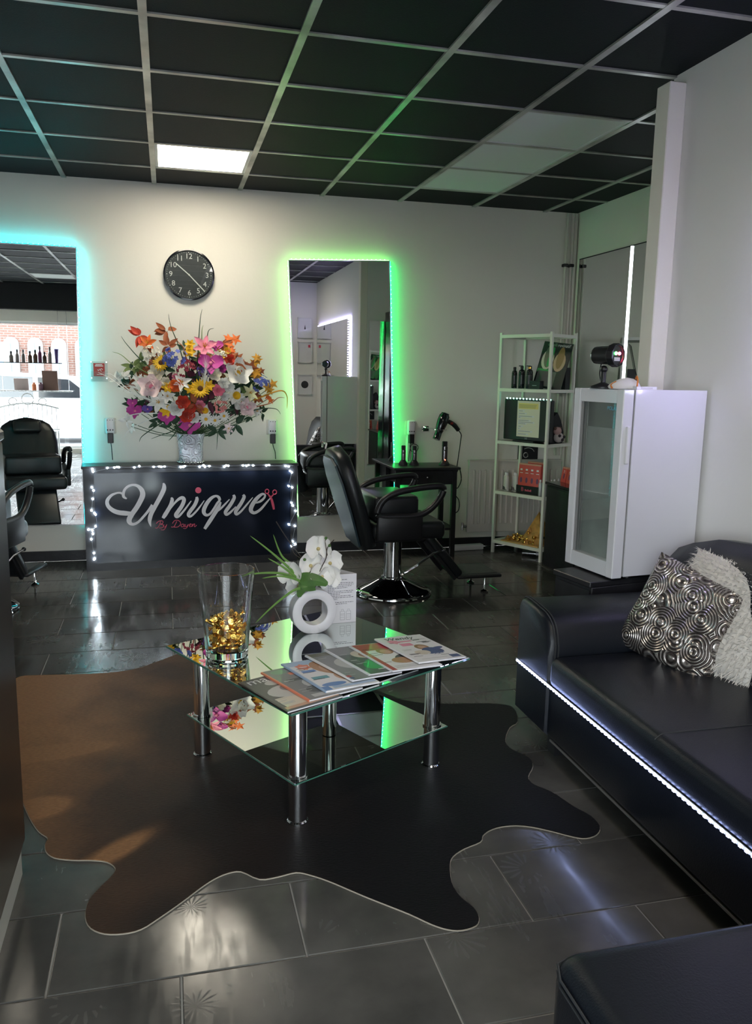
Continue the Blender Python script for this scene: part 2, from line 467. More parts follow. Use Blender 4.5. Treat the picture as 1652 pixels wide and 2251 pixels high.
light_panel(*LIT, True, 'lit square LED panel glowing warm white in the black ceiling')
light_panel(*LIT2, True, 'lit square LED panel in the black ceiling above the ottoman')
for p, l in zip(OFF, ('unlit pale ceiling panel of the row of three, farthest from the back wall', 'unlit pale ceiling panel in the middle of the row of three',
                      'unlit pale ceiling panel of the row of three, closest to the back wall', 'unlit pale ceiling panel beside the shop window beam')):
    light_panel(*p, False, l)

# ------------------------------------------------------------------ outside the shop window
pave = struct(MB().box(-40, 40, -4.2, YF-.15, -.2, -.06).build('pavement', mat('paving', (0.12, 0.115, 0.11), .8, noise=(6, .15))))
road = struct(MB().box(-40, 40, -60, -4.2, -.3, -.16).build('road', mat('asphalt', (0.16, 0.16, 0.17), .85, noise=(20, .2))))
def brick_mat():
    m = bpy.data.materials.new('red_brick'); m.use_nodes = True; nt = m.node_tree; b = nt.nodes['Principled BSDF']
    tc = nt.nodes.new('ShaderNodeTexCoord'); mp = nt.nodes.new('ShaderNodeMapping'); mp.inputs['Rotation'].default_value = (R(90), 0, 0)
    br = nt.nodes.new('ShaderNodeTexBrick'); br.inputs['Scale'].default_value = 1
    br.inputs['Color1'].default_value = (0.115, 0.050, 0.036, 1); br.inputs['Color2'].default_value = (0.09, 0.038, 0.028, 1); br.inputs['Mortar'].default_value = (0.14, 0.12, 0.11, 1)
    br.inputs['Brick Width'].default_value = .22; br.inputs['Row Height'].default_value = .07; br.inputs['Mortar Size'].default_value = .008
    nt.links.new(tc.outputs['Object'], mp.inputs[0]); nt.links.new(mp.outputs[0], br.inputs['Vector']); nt.links.new(br.outputs['Color'], b.inputs['Base Color'])
    b.inputs['Roughness'].default_value = .85
    return m
bd = thing('brick_house', 'red brick house with arched white windows across the street', 'building', (0, -14, -.2))
MB().box(-6.8, -1.9, -5, 0, 0, 5.4).build('facade', brick_mat(), bd)
M_wf = mat('house_window_white', (.2, .2, .2), .5); M_wd = mat('house_window_glass', (.10, .12, .15), .1)
arch = [(-.21, 0), (.21, 0)] + [(.21*math.cos(a*PI/8), 1.15+.21*math.sin(a*PI/8)) for a in range(0, 9)]
MA = Matrix.Rotation(R(90), 4, 'X')
am = MB().prism(arch, .10, MA).mesh('window_surround', M_wf)
pm = MB().box(-.16, -.015, -.13, -.10, .08, 1.2).box(.015, .16, -.13, -.10, .08, 1.2).mesh('pane', M_wd)
for i in range(7):
    for z in (1.1, 3.1):
        s = obj('house_window', am, bd, (-6.4+i*.66, .03, z), (0, 0, PI)); obj('pane', pm, s)
MB().box(-6.85, -1.85, 0, .1, 4.9, 5.1).build('stone_band', M_wf, bd)
for x in (-4.75,): MB().box(x-.5, x+.5, 0, .08, 0, 2.3).build('house_door', mat('door_blue', (.12, .2, .35), .4), bd)
# white car parked at the kerb
car = thing('parked_car', 'pale grey hatchback parked at the kerb outside the window', 'car', (-2.45, -6.4, -.16))
prof = [(-2.0,.25),(2.0,.25),(2.05,.55),(1.95,.78),(1.1,.92),(.55,1.38),(-.9,1.45),(-1.75,1.0),(-2.05,.85),(-2.08,.5)]
MC = Matrix.Rotation(R(90), 4, 'X')
MB().prism(prof, 1.7, Matrix.Translation((0, .85, 0)) @ MC).build('body', mat('car_paint_white', (.30, .30, .31), .2, coat=.6), car)
MB().prism([(.95,.95),(.5,1.32),(-.1,1.36),(-.1,.95)], .02, Matrix.Translation((0, .865, 0)) @ MC).build('front_side_window', M_blackgloss, car)
MB().prism([(-.2,.95),(-.2,1.36),(-.88,1.38),(-1.5,1.0),(-1.45,.95)], .02, Matrix.Translation((0, .865, 0)) @ MC).build('rear_side_window', M_blackgloss, car)
for x in (-1.3, 1.3):
    wl = MB().cyl((x, .70, .32), (x, .88, .32), .32, 24).build('wheel', M_black, car, smooth=True)
    MB().cyl((x, .87, .32), (x, .89, .32), .2, 16).build('hub_cap', M_steel, wl, smooth=True)
MB().box(-2.05, -1.98, .3, .7, .7, .85).build('tail_light', mat('tail_red', (.5, .02, .02), .2), car)

# shelf with bottles and a white iron bench in the shop window
for z, x0, x1, lab in ((1.475, -2.6, -1.63, 'dark glass shelf with perfume bottles hanging in the shop window'), (1.03, -2.6, -1.5, 'white scalloped shelf with display cards in the shop window')):
    t = thing('window_shelf', lab, 'shelf', (0, YF, z))
    MB().box(x0, x1, .01, .16, -.012, 0).build('board', M_blackgloss if z > 1.2 else M_white, t)
    for x in (x0+.05, x1-.05): MB().cyl((x, .085, 0), (x, .085, 2.3-z), .003, 6).build('hanging_wire', M_steel, t)
    if z < 1.2:
        s = MB()
        for i in range(44): s.sphere((x0+.0125+i*.025, .16, -.008), .013, 6, 4)
        s.build('scalloped_edge', M_white, t)
def wbottle(x, z, h, r, m, name, lab):
    t = thing(name, lab, 'bottle', (x, YF+.09, z), 0, 'bottles in the shop window')
    MB().lathe([(r, 0), (r, h*.55), (r*.45, h*.72), (r*.4, h*.78)], 14).build('body', m, t, smooth=True)
    MB().cyl((0, 0, h*.78), (0, 0, h), r*.5, 10).build('cap', M_black, t)
M_amber = mat('bottle_brown', (.10, .05, .03), .15, coat=.5); M_plum = mat('bottle_plum', (.14, .03, .09), .2); M_greyb = mat('bottle_grey', (.2, .17, .16), .25)
wb = [(-2.4, .17, .035, M_greyb, 'short grey'), (-2.31, .2, .03, M_greyb, 'tall grey'), (-2.22, .2, .03, M_greyb, 'narrow grey'), (-2.12, .18, .035, M_amber, 'round brown'), (-2.04, .2, .035, M_amber, 'stout brown'),
      (-1.97, .26, .03, M_plum, 'slim plum'), (-1.9, .17, .035, M_amber, 'squat brown'), (-1.82, .25, .03, M_greyb, 'tall taupe')]
for x, h, r, m, d in wb: wbottle(x, 1.475, h, r, m, 'perfume_bottle', d+' bottle on the dark window shelf')
tag(MB().lathe([(.022, 0), (.035, .22)], 14).build('hair_tube', mat('tube_purple', (.06, .03, .16), .3), None, (-1.72, YF+.09, 1.475), smooth=True), 'dark purple tube standing on the dark window shelf', 'tube')
for x, wd, h, m, d in ((-2.27, .22, .19, mat('card_mauve', (.36, .28, .27), .6), 'mauve display card on the scalloped window shelf'), (-1.83, .24, .32, mat('card_brown', (.16, .09, .07), .5), 'brown portrait display card on the scalloped window shelf')):
    tag(MB().box(-wd/2, wd/2, -.004, .004, 0, h).build('display_card', m, None, (x, YF+.08, 1.032), (R(-8), 0, .1)), d, 'card')
for x, m, d in ((-2.08, mat('jar_orange', (.55, .16, .06), .4), 'orange jar'), (-1.98, mat('jar_plum', (.16, .08, .11), .4), 'plum jar')):
    tag(MB().lathe([(.035, 0), (.035, .1), (.02, .115), (.02, .13)], 14).build('jar', m, None, (x, YF+.09, 1.03), smooth=True), d+' on the scalloped window shelf', 'jar')
bn = thing('iron_bench', 'white wrought iron bench with curled backrest at the window', 'bench', (-2.15, YF+.35, 0))
s = MB()
for i in range(13):
    x = -.42+i*.07; s.cyl((x, 0, .40), (x, 0, .74+.09*math.cos(x*3.2)), .006, 6)
s.build('back_bars', M_white, bn, smooth=True)
s = MB(); s.tube([(-.46+i*.046, 0, .745+.09*math.cos((-.46+i*.046)*3.2)) for i in range(21)], .012, 6); s.tube([(-.46, 0, .42), (.46, 0, .42)], .012, 6)
s.tube([(.09*math.cos(a*.5), 0, .90+.09*math.sin(a*.5)) for a in range(13)], .009, 6)
for c in (-.22, .22): s.tube([(c+.06*math.cos(a*.5), 0, .86+.06*math.sin(a*.5)) for a in range(13)], .008, 6)
s.build('back_frame', M_white, bn, smooth=True)
s = MB()
for i in range(7): s.box(-.45, .45, .02+i*.05, .05+i*.05, .40, .415)
s.build('seat', M_white, bn)
for x in (-.44, .44):
    for y in (.01, .34): MB().cyl((x, y, 0), (x, y, .41), .013, 8).build('leg', M_white, bn)
LETTERS = [('U',[[(0.283,0.509,0.009),(0.263,0.524,0.0188),(0.262,0.55,0.0188),(0.273,0.576,0.017),(0.298,0.598,0.017),(0.331,0.606,0.0161),(0.363,0.595,0.0224),(0.387,0.564,0.0323),(0.39,0.529,0.0359),(0.372,0.487,0.0341),(0.347,0.444,0.0332),(0.317,0.402,0.0332),(0.297,0.368,0.035),(0.295,0.347,0.0332),(0.306,0.33,0.0233),(0.329,0.327,0.0188),(0.36,0.344,0.017),(0.394,0.38,0.017),(0.428,0.42,0.0188),(0.458,0.458,0.0269)],[(0.533,0.614,0.0099),(0.539,0.597,0.0233),(0.536,0.569,0.0305),(0.516,0.526,0.0305),(0.49,0.479,0.0296),(0.466,0.436,0.0296),(0.446,0.398,0.0296),(0.435,0.363,0.0287),(0.434,0.337,0.0206),(0.441,0.304,0.0045)],[(0.254,0.546,0.0152),(0.24,0.552,0.0134),(0.216,0.551,0.0125),(0.183,0.537,0.0179),(0.158,0.51,0.0224),(0.151,0.485,0.0242),(0.16,0.457,0.026),(0.188,0.43,0.0296),(0.223,0.414,0.0323),(0.264,0.407,0.0332),(0.309,0.402,0.0269)]]),('n',[[(0.585,0.509,0.0099),(0.592,0.493,0.0233),(0.581,0.454,0.0269),(0.559,0.415,0.0278),(0.54,0.385,0.0278),(0.525,0.362,0.0197)],[(0.579,0.428,0.0072),(0.611,0.471,0.0134),(0.641,0.498,0.0197),(0.665,0.504,0.0251),(0.674,0.486,0.0269),(0.659,0.447,0.0269),(0.633,0.409,0.0278),(0.616,0.383,0.0269),(0.622,0.368,0.0206),(0.641,0.377,0.0161),(0.676,0.416,0.0134),(0.702,0.45,0.0108),(0.725,0.481,0.0054)]]),('i',[[(0.763,0.509,0.0161),(0.765,0.488,0.0242),(0.747,0.447,0.0251),(0.717,0.407,0.026),(0.703,0.382,0.0233),(0.712,0.368,0.0188),(0.734,0.379,0.0143),(0.775,0.423,0.0125),(0.817,0.481,0.0054)]]),('q',[[(0.928,0.479,0.0197),(0.921,0.5,0.0206),(0.901,0.511,0.0161),(0.871,0.499,0.0215),(0.839,0.465,0.0269),(0.816,0.422,0.0287),(0.813,0.392,0.026),(0.831,0.373,0.0197),(0.858,0.383,0.0152),(0.888,0.424,0.0152),(0.911,0.461,0.0161),(0.93,0.479,0.0134)],[(0.935,0.466,0.0108),(0.915,0.423,0.0269),(0.883,0.373,0.0278),(0.85,0.323,0.0278),(0.816,0.272,0.0206)],[(0.885,0.38,0.0054),(0.929,0.414,0.0134),(0.966,0.45,0.0125),(0.998,0.484,0.0054)]]),('u',[[(1.026,0.516,0.0161),(1.032,0.494,0.0233),(1.007,0.448,0.0251),(0.977,0.407,0.026),(0.967,0.387,0.0242),(0.976,0.372,0.0188),(1.006,0.39,0.0152),(1.044,0.429,0.0072)],[(1.096,0.515,0.0161),(1.104,0.497,0.0233),(1.081,0.451,0.0251),(1.05,0.407,0.026),(1.041,0.386,0.0242),(1.05,0.372,0.0188),(1.08,0.392,0.0143),(1.127,0.445,0.0117),(1.168,0.493,0.0045)]]),('e',[[(1.179,0.449,0.0063),(1.221,0.461,0.0161),(1.251,0.486,0.0152),(1.258,0.509,0.0134),(1.236,0.515,0.0179),(1.2,0.487,0.026),(1.167,0.443,0.0305),(1.153,0.408,0.0305),(1.159,0.387,0.026),(1.183,0.378,0.0206),(1.223,0.401,0.0179),(1.263,0.445,0.0143),(1.296,0.483,0.0063)]])]
BY = [('B',[[(0.509,0.338),(0.503,0.323),(0.494,0.304),(0.483,0.292),(0.471,0.294)],[(0.478,0.324),(0.491,0.338),(0.512,0.344),(0.525,0.338),(0.522,0.324),(0.505,0.319)],[(0.505,0.319),(0.523,0.315),(0.528,0.302),(0.515,0.292),(0.496,0.293)]]),('y',[[(0.532,0.315),(0.529,0.301),(0.539,0.298),(0.551,0.315)],[(0.55,0.314),(0.541,0.291),(0.527,0.277),(0.509,0.279)]]),('D',[[(0.621,0.335),(0.612,0.317),(0.599,0.296),(0.581,0.296)],[(0.59,0.321),(0.604,0.34),(0.627,0.343),(0.645,0.329),(0.644,0.309),(0.626,0.294),(0.601,0.294)]]),('a',[[(0.673,0.31),(0.659,0.313),(0.65,0.302),(0.656,0.293),(0.668,0.3),(0.674,0.311),(0.671,0.296),(0.678,0.295)]]),('y2',[[(0.683,0.312),(0.68,0.297),(0.689,0.295),(0.701,0.311)],[(0.701,0.311),(0.693,0.29),(0.679,0.28),(0.665,0.284)]]),('e',[[(0.708,0.301),(0.722,0.308),(0.717,0.314),(0.707,0.305),(0.711,0.292),(0.725,0.296)]]),('n',[[(0.732,0.312),(0.726,0.291),(0.74,0.311),(0.747,0.309),(0.742,0.294),(0.75,0.292),(0.76,0.303)]])]
FAIRY = [(0.162,0.731),(0.207,0.733),(0.226,0.737),(0.237,0.735),(0.34,0.731),(0.373,0.74),(0.47,0.733),(0.508,0.735),(0.522,0.732),(0.544,0.734),(0.654,0.728),(0.673,0.729),(0.683,0.735),(0.786,0.727),(0.813,0.74),(0.823,0.727),(0.854,0.732),(0.96,0.724),(0.973,0.734),(0.989,0.732),(1.094,0.732),(1.119,0.728),(1.134,0.734),(1.169,0.731),(1.265,0.729),(1.285,0.731),(1.408,0.723),(1.431,0.719),(1.445,0.683),(1.457,0.673),(1.434,0.572),(1.46,0.561),(1.455,0.445),(1.466,0.424),(1.487,0.382),(1.435,0.281),(1.482,0.269),(1.466,0.151),(1.485,0.129),(1.456,0.115),(0.063,0.724),(0.067,0.707),(0.055,0.597),(0.066,0.575),(0.058,0.516),(0.047,0.436),(0.066,0.416),(0.073,0.406),(0.07,0.323),(0.022,0.301),(0.047,0.295),(0.05,0.27),(0.038,0.232),(0.052,0.133),(0.055,0.093),(0.051,0.088)]
FLOWERS = [('gerbera',-0.036,1.451,0.054,'y'),('gerbera',0.222,1.28,0.06,'y'),('lily',-0.122,1.58,0.062,'o'),('lily',0.26,1.565,0.084,'p'),('lily',0.102,1.322,0.062,'w'),('lily',-0.055,1.181,0.076,'w'),('lily',0.004,1.224,0.054,'w'),('magnolia',-0.101,1.286,0.084,'pw'),('magnolia',0.482,1.388,0.094,'w'),('magnolia',0.545,1.148,0.066,'pw'),('daffodil',-0.011,1.122,0.042,'y'),('daffodil',0.255,1.124,0.048,'yw'),('daffodil',0.006,1.287,0.04,'y'),('daffodil',0.281,1.3,0.038,'y'),('daffodil',0.468,1.229,0.062,'yw'),('daffodil',0.155,1.277,0.038,'y'),('rose',0.344,1.266,0.044,'p'),('rose',0.22,1.167,0.034,'p'),('rose',0.107,1.183,0.048,'r'),('rose',0.13,1.093,0.056,'r'),('rose',0.06,1.292,0.048,'o'),('rose',0.428,1.476,0.04,'r'),('rose',0.165,1.145,0.034,'r'),('rose',-0.066,1.378,0.056,'c'),('rose',0.321,1.377,0.048,'c'),('rose',0.383,1.318,0.04,'w'),('rose',0.417,1.293,0.04,'w'),('rose',0.057,1.359,0.022,'p'),('rose',0.372,1.416,0.036,'m'),('rose',0.06,1.14,0.054,'w'),('rose',0.181,1.076,0.04,'w'),('cluster',0.055,1.481,0.076,'b'),('cluster',0.654,1.314,0.058,'b'),('cluster',0.254,1.401,0.044,'v'),('cluster',0.124,1.415,0.058,'dr'),('cluster',-0.103,1.514,0.054,'c'),('cluster',0.377,1.509,0.036,'c'),('orchid',0.297,1.461,0.08,'m'),('orchid',0.336,1.58,0.048,'m'),('orchid',-0.22,1.121,0.054,'m'),('orchid',-0.234,1.175,0.036,'m'),('orchid',-0.003,1.084,0.058,'m'),('orchid',0.15,1.025,0.072,'m'),('orchid',-0.134,1.134,0.036,'v'),('orchid',0.343,1.479,0.04,'p'),('daffodil',0.412,1.535,0.054,'y'),('daffodil',0.156,1.529,0.04,'y'),('daffodil',0.161,1.583,0.034,'y'),('lily',0.572,1.252,0.062,'cy'),('magnolia',0.502,1.182,0.062,'w'),('lily',-0.182,1.318,0.054,'w'),('rose',0.391,1.224,0.032,'w'),('rose',-0.006,1.321,0.036,'c'),('daisy',0.261,1.064,0.048,'w'),('daisy',0.324,1.055,0.04,'w'),('daisy',0.389,1.086,0.04,'w'),('cluster',0.36,1.155,0.048,'s'),('lily',0.422,0.995,0.044,'pw'),('lily',0.623,1.122,0.044,'w'),('leaf',-0.173,1.636,0.072,'r'),('leaf',0.007,1.674,0.084,'br'),('leaf',0.012,1.571,0.062,'br'),('leaf',-0.118,1.568,0.044,'br'),('maple',0.451,1.625,0.062,'o'),('maple',0.429,1.565,0.054,'o'),('maple',0.479,1.46,0.08,'br'),('maple',0.547,1.458,0.08,'br'),('maple',0.612,1.476,0.054,'g'),('maple',0.581,1.407,0.072,'g'),('maple',0.651,1.4,0.04,'br'),('maple',0.729,1.293,0.054,'g'),('maple',0.711,1.206,0.04,'o'),('leaf',-0.075,1.041,0.054,'d'),('leaf',0.033,1.016,0.08,'d'),('leaf',0.345,0.982,0.076,'d'),('leaf',0.474,1.026,0.08,'d'),('leaf',0.588,1.078,0.044,'d'),('leaf',0.675,1.105,0.054,'d'),('leaf',0.002,1.109,0.072,'d'),('leaf',0.372,1.112,0.072,'d'),('leaf',0.28,1.197,0.08,'pu'),('leaf',0.087,1.221,0.062,'d'),('leaf',-0.106,1.109,0.062,'d'),('leaf',-0.244,1.4,0.054,'d'),('leaf',-0.17,1.459,0.062,'l'),('leaf',-0.227,1.425,0.062,'l'),('leaf',0.127,1.557,0.054,'d'),('leaf',0.511,1.251,0.054,'l'),('leaf',0.387,1.581,0.054,'br'),('leaf',-0.342,1.34,0.054,'w'),('leaf',-0.294,1.349,0.054,'w'),('leaf',-0.256,0.998,0.044,'w'),('leaf',-0.287,1.04,0.044,'w'),('leaf',0.187,1.171,0.072,'br')]
RUG = [(-0.684,3.852),(-0.596,3.852),(-0.375,3.825),(-0.192,3.842),(-0.025,3.98),(0.087,4.067),(0.313,4.037),(0.583,3.814),(0.809,3.493),(0.957,3.246),(1.098,3.166),(1.274,3.135),(1.368,3.105),(1.407,3.058),(1.369,2.929),(1.314,2.882),(1.251,2.781),(1.237,2.704),(1.274,2.62),(1.262,2.553),(1.212,2.484),(1.204,2.429),(1.243,2.366),(1.273,2.259),(1.299,2.196),(1.297,2.133),(1.265,2.095),(1.223,2.084),(1.189,2.099),(1.134,2.145),(1.084,2.18),(1.039,2.198),(0.989,2.201),(0.946,2.189),(0.914,2.165),(0.895,2.136),(0.834,2.112),(0.788,2.082),(0.763,2.041),(0.74,1.959),(0.742,1.896),(0.761,1.843),(0.76,1.802),(0.742,1.777),(0.702,1.769),(0.668,1.779),(0.634,1.806),(0.588,1.859),(0.539,1.908),(0.488,1.959),(0.447,2.003),(0.404,2.048),(0.359,2.086),(0.323,2.105),(0.27,2.096),(0.219,2.096),(0.172,2.143),(0.134,2.143),(0.095,2.124),(0.056,2.091),(0.007,2.042),(-0.052,1.988),(-0.097,1.953),(-0.14,1.946),(-0.185,1.956),(-0.22,1.985),(-0.237,2.03),(-0.235,2.096),(-0.21,2.15),(-0.178,2.206),(-0.176,2.239),(-0.201,2.273),(-0.246,2.292),(-0.297,2.304),(-0.349,2.327),(-0.376,2.363),(-0.384,2.401),(-0.382,2.438),(-0.414,2.483),(-0.453,2.571),(-0.496,2.694),(-0.57,2.9),(-0.642,3.212),(-0.701,3.586),(-0.709,3.772)]
# ------------------------------------------------------------------ mirrors with LED strips
def led_mirror(name, label, cx, cz, wd, ht, tilt, sides, m_side, y=YB, glow_w=.012):
    """mirror hung on the back wall, LED tape with beads round its edge; local frame: x right, z up, -y into the room"""
    t = thing(name, label, 'mirror', (cx, y, cz), 0, None, (0, tilt, 0))
    hw, hh = wd/2, ht/2
    MB().box(-hw, hw, -.046, -.040, -hh, hh).build('mirror_glass', M_mirror, t)
    MB().box(-hw+.02, hw-.02, -.040, 0, -hh+.02, hh-.02).build('backing_board', M_white, t)
    fr = MB(); e = .006
    fr.box(-hw-e, -hw, -.05, -.036, -hh-e, hh+e); fr.box(hw, hw+e, -.05, -.036, -hh-e, hh+e)
    fr.box(-hw, hw, -.05, -.036, hh, hh+e); fr.box(-hw, hw, -.05, -.036, -hh-e, -hh)
    fr.build('edge_trim', M_steel, t)
    return t, hw, hh
def tape_side(t, nm, a, b, out, m, spacing=.034, r=.0042, bead_m=None):
    """a glowing tape from a to b (local x,z at depth y) facing outwards, plus bead lenses"""
    a = Vector(a); b = Vector(b); out = Vector(out)
    d = (b-a); L = d.length; d.normalize()
    s = MB(); wv = Vector((0, 1, 0))*.005
    p0, p1 = a+out*.001, b+out*.001
    s.add([p0-wv, p1-wv, p1+wv, p0+wv], [(0,1,2,3)])
    s.add([p0-wv-out*.001, p1-wv-out*.001, p1+wv-out*.001, p0+wv-out*.001], [(3,2,1,0)])
    o = s.build(nm, m, t)
    n = int(L/spacing); s = MB()
    for i in range(n):
        s.sphere(a+d*(i+.5)*spacing+out*.004+Vector((0, -.006, 0)), r, 6, 4)
    bo = s.build('led_beads', bead_m or m, t); bo['kind'] = 'stuff'
    return o
t, hw, hh = led_mirror('cyan_wall_mirror', 'tall wall mirror edged with cyan glowing LED tape behind the black chair', -1.0-.006, 1.257, .80, 1.95, R(.6), 'tlr', M_cyan)
M_cbead = led('led_bead_cyan', (.12, .9, 1.0), 3)
yb = -.038
tape_side(t, 'led_tape', (hw+.008, yb, -hh), (hw+.008, yb, hh), (1, 0, 0), M_cyan, bead_m=M_cbead)
tape_side(t, 'led_tape', (-hw, yb, hh+.008), (hw, yb, hh+.008), (0, 0, 1), M_cyan, bead_m=M_cbead)
tape_side(t, 'led_tape', (-hw-.008, yb, -hh), (-hw-.008, yb, hh), (-1, 0, 0), M_cyan, bead_m=M_cbead)
t, hw, hh = led_mirror('green_wall_mirror', 'tall tilted wall mirror edged with green glowing LED tape', 1.318, 1.272, .765, 1.925, R(-2.4), 'tlr', M_green)
M_gbead = led('led_bead_green', (.4, 1.0, .45), 3)
tape_side(t, 'led_tape', (hw+.008, yb, -hh), (hw+.008, yb, hh), (1, 0, 0), M_green, bead_m=M_gbead)
tape_side(t, 'led_tape', (-hw, yb, hh+.008), (hw, yb, hh+.008), (0, 0, 1), M_ledgreenpale, bead_m=M_gbead)
tape_side(t, 'led_tape', (-hw-.008, yb, -hh), (-hw-.008, yb, hh), (-1, 0, 0), M_ledgreenpale, bead_m=M_gbead)
# far right wall mirror with a white LED tube
t = thing('alcove_mirror', 'large frameless mirror with a white LED tube beside the heating pipes', 'mirror', (XR, 5.44, 1.57))
MB().box(-.02, -.006, -.95, .72, -.72, .76).build('mirror_glass', M_mirror, t)
MB().box(-.02, -.003, .72, .728, -.72, .76).box(-.02, -.003, -.95, .728, .76, .768).build('edge_trim', M_black, t)
MB().cyl((-.0225, -.05, -.70), (-.0225, -.05, .76), .009, 10).build('led_tube', M_tube, t, smooth=True)
MB().box(-.022, -.018, -.038, -.030, -.72, .77).build('tube_channel', M_black, t)
# mirror above the sofa, out of the frame, seen in the green mirror
t = thing('sofa_wall_mirror', 'wide mirror above the sofa with cool white LED tape', 'mirror', (XN, 1.5, 1.70))
MB().box(-.03, -.024, -1.1, 1.08, -.36, .36).build('mirror_glass', M_mirror, t)
MB().box(-.024, 0, -1.08, 1.06, -.34, .34).build('backing_board', M_white, t)
M_ledw = led('led_tape_white', (.58, .52, 1.0), 22)
s = MB()
for a, b in (((-1.1, .37), (1.09, .37)),): s.box(-.02, -.01, a[0], b[0], a[1]-.004, a[1]+.004)
s.box(-.02, -.01, 1.088, 1.096, -.36, .37)
s.build('led_tape', M_ledw, t)
s = MB()
for i in range(24): s.box(-.034, -.03, 1.04, 1.07, -.35+i*.03, -.338+i*.03)
o = s.build('led_beads', M_ledw, t); o['kind'] = 'stuff'
# partition side facing the back wall
t = thing('partition_mirror', 'narrow mirror hung on the end of the partition wall', 'mirror', (2.285, YC, 1.18))
MB().box(-.085, .085, .008, .016, -.8, .8).build('mirror_glass', M_mirror, t)
MB().box(-.08, .08, 0, .008, -.79, .79).build('backing_board', M_black, t)
t = thing('black_tall_cabinet', 'tall narrow black cabinet against the partition wall', 'cabinet', (2.48, YC+.13, 0))
MB().rbox(-.1, .1, -.12, .12, 0, 2.08, .005, 1).build('body', M_blackgloss, t)
MB().box(-.095, .095, .12, .128, .03, 2.05).build('door', M_blackgloss, t)
# framed certificates on the wall behind the ottoman
for i, (z0, z1, lab, tint) in enumerate(((1.90, 2.20, 'framed certificate with a small tower emblem, topmost of three', (.72, .72, .76)), (1.54, 1.85, 'framed certificate with small red and teal stamps, middle of three', (.70, .70, .75)),
                                   (1.07, 1.37, 'framed print with a round dark emblem, lowest of three', (.72, .72, .76)))):
    t = thing('framed_certificate', lab, 'picture frame', (2.0, YP, (z0+z1)/2), 0, None)
    h = (z1-z0)/2; s = MB()
    s.box(-.11, .11, 0, .02, h-.012, h); s.box(-.11, .11, 0, .02, -h, -h+.012); s.box(-.11, -.098, 0, .02, -h, h); s.box(.098, .11, 0, .02, -h, h)
    s.build('frame', M_white, t)
    MB().box(-.098, .098, .002, .01, -h+.012, h-.012).build('print', mat('certificate_%d' % i, tint, .3, coat=.4), t)
    if i == 0: MB().add([(-.012, .011, -.02), (.012, .011, -.02), (0, .011, .05)], [(0, 2, 1)]).build('emblem', M_ink, t)
    if i == 1: MB().box(.05, .08, .010, .0115, .07, .11).build('emblem', M_pink, t)
    if i == 2: MB().lathe([(.055, 0), (.055, .0015)], 24, Matrix.Translation((0, .010, .0)) @ Matrix.Rotation(R(-90), 4, 'X')).build('emblem', M_ink, t)
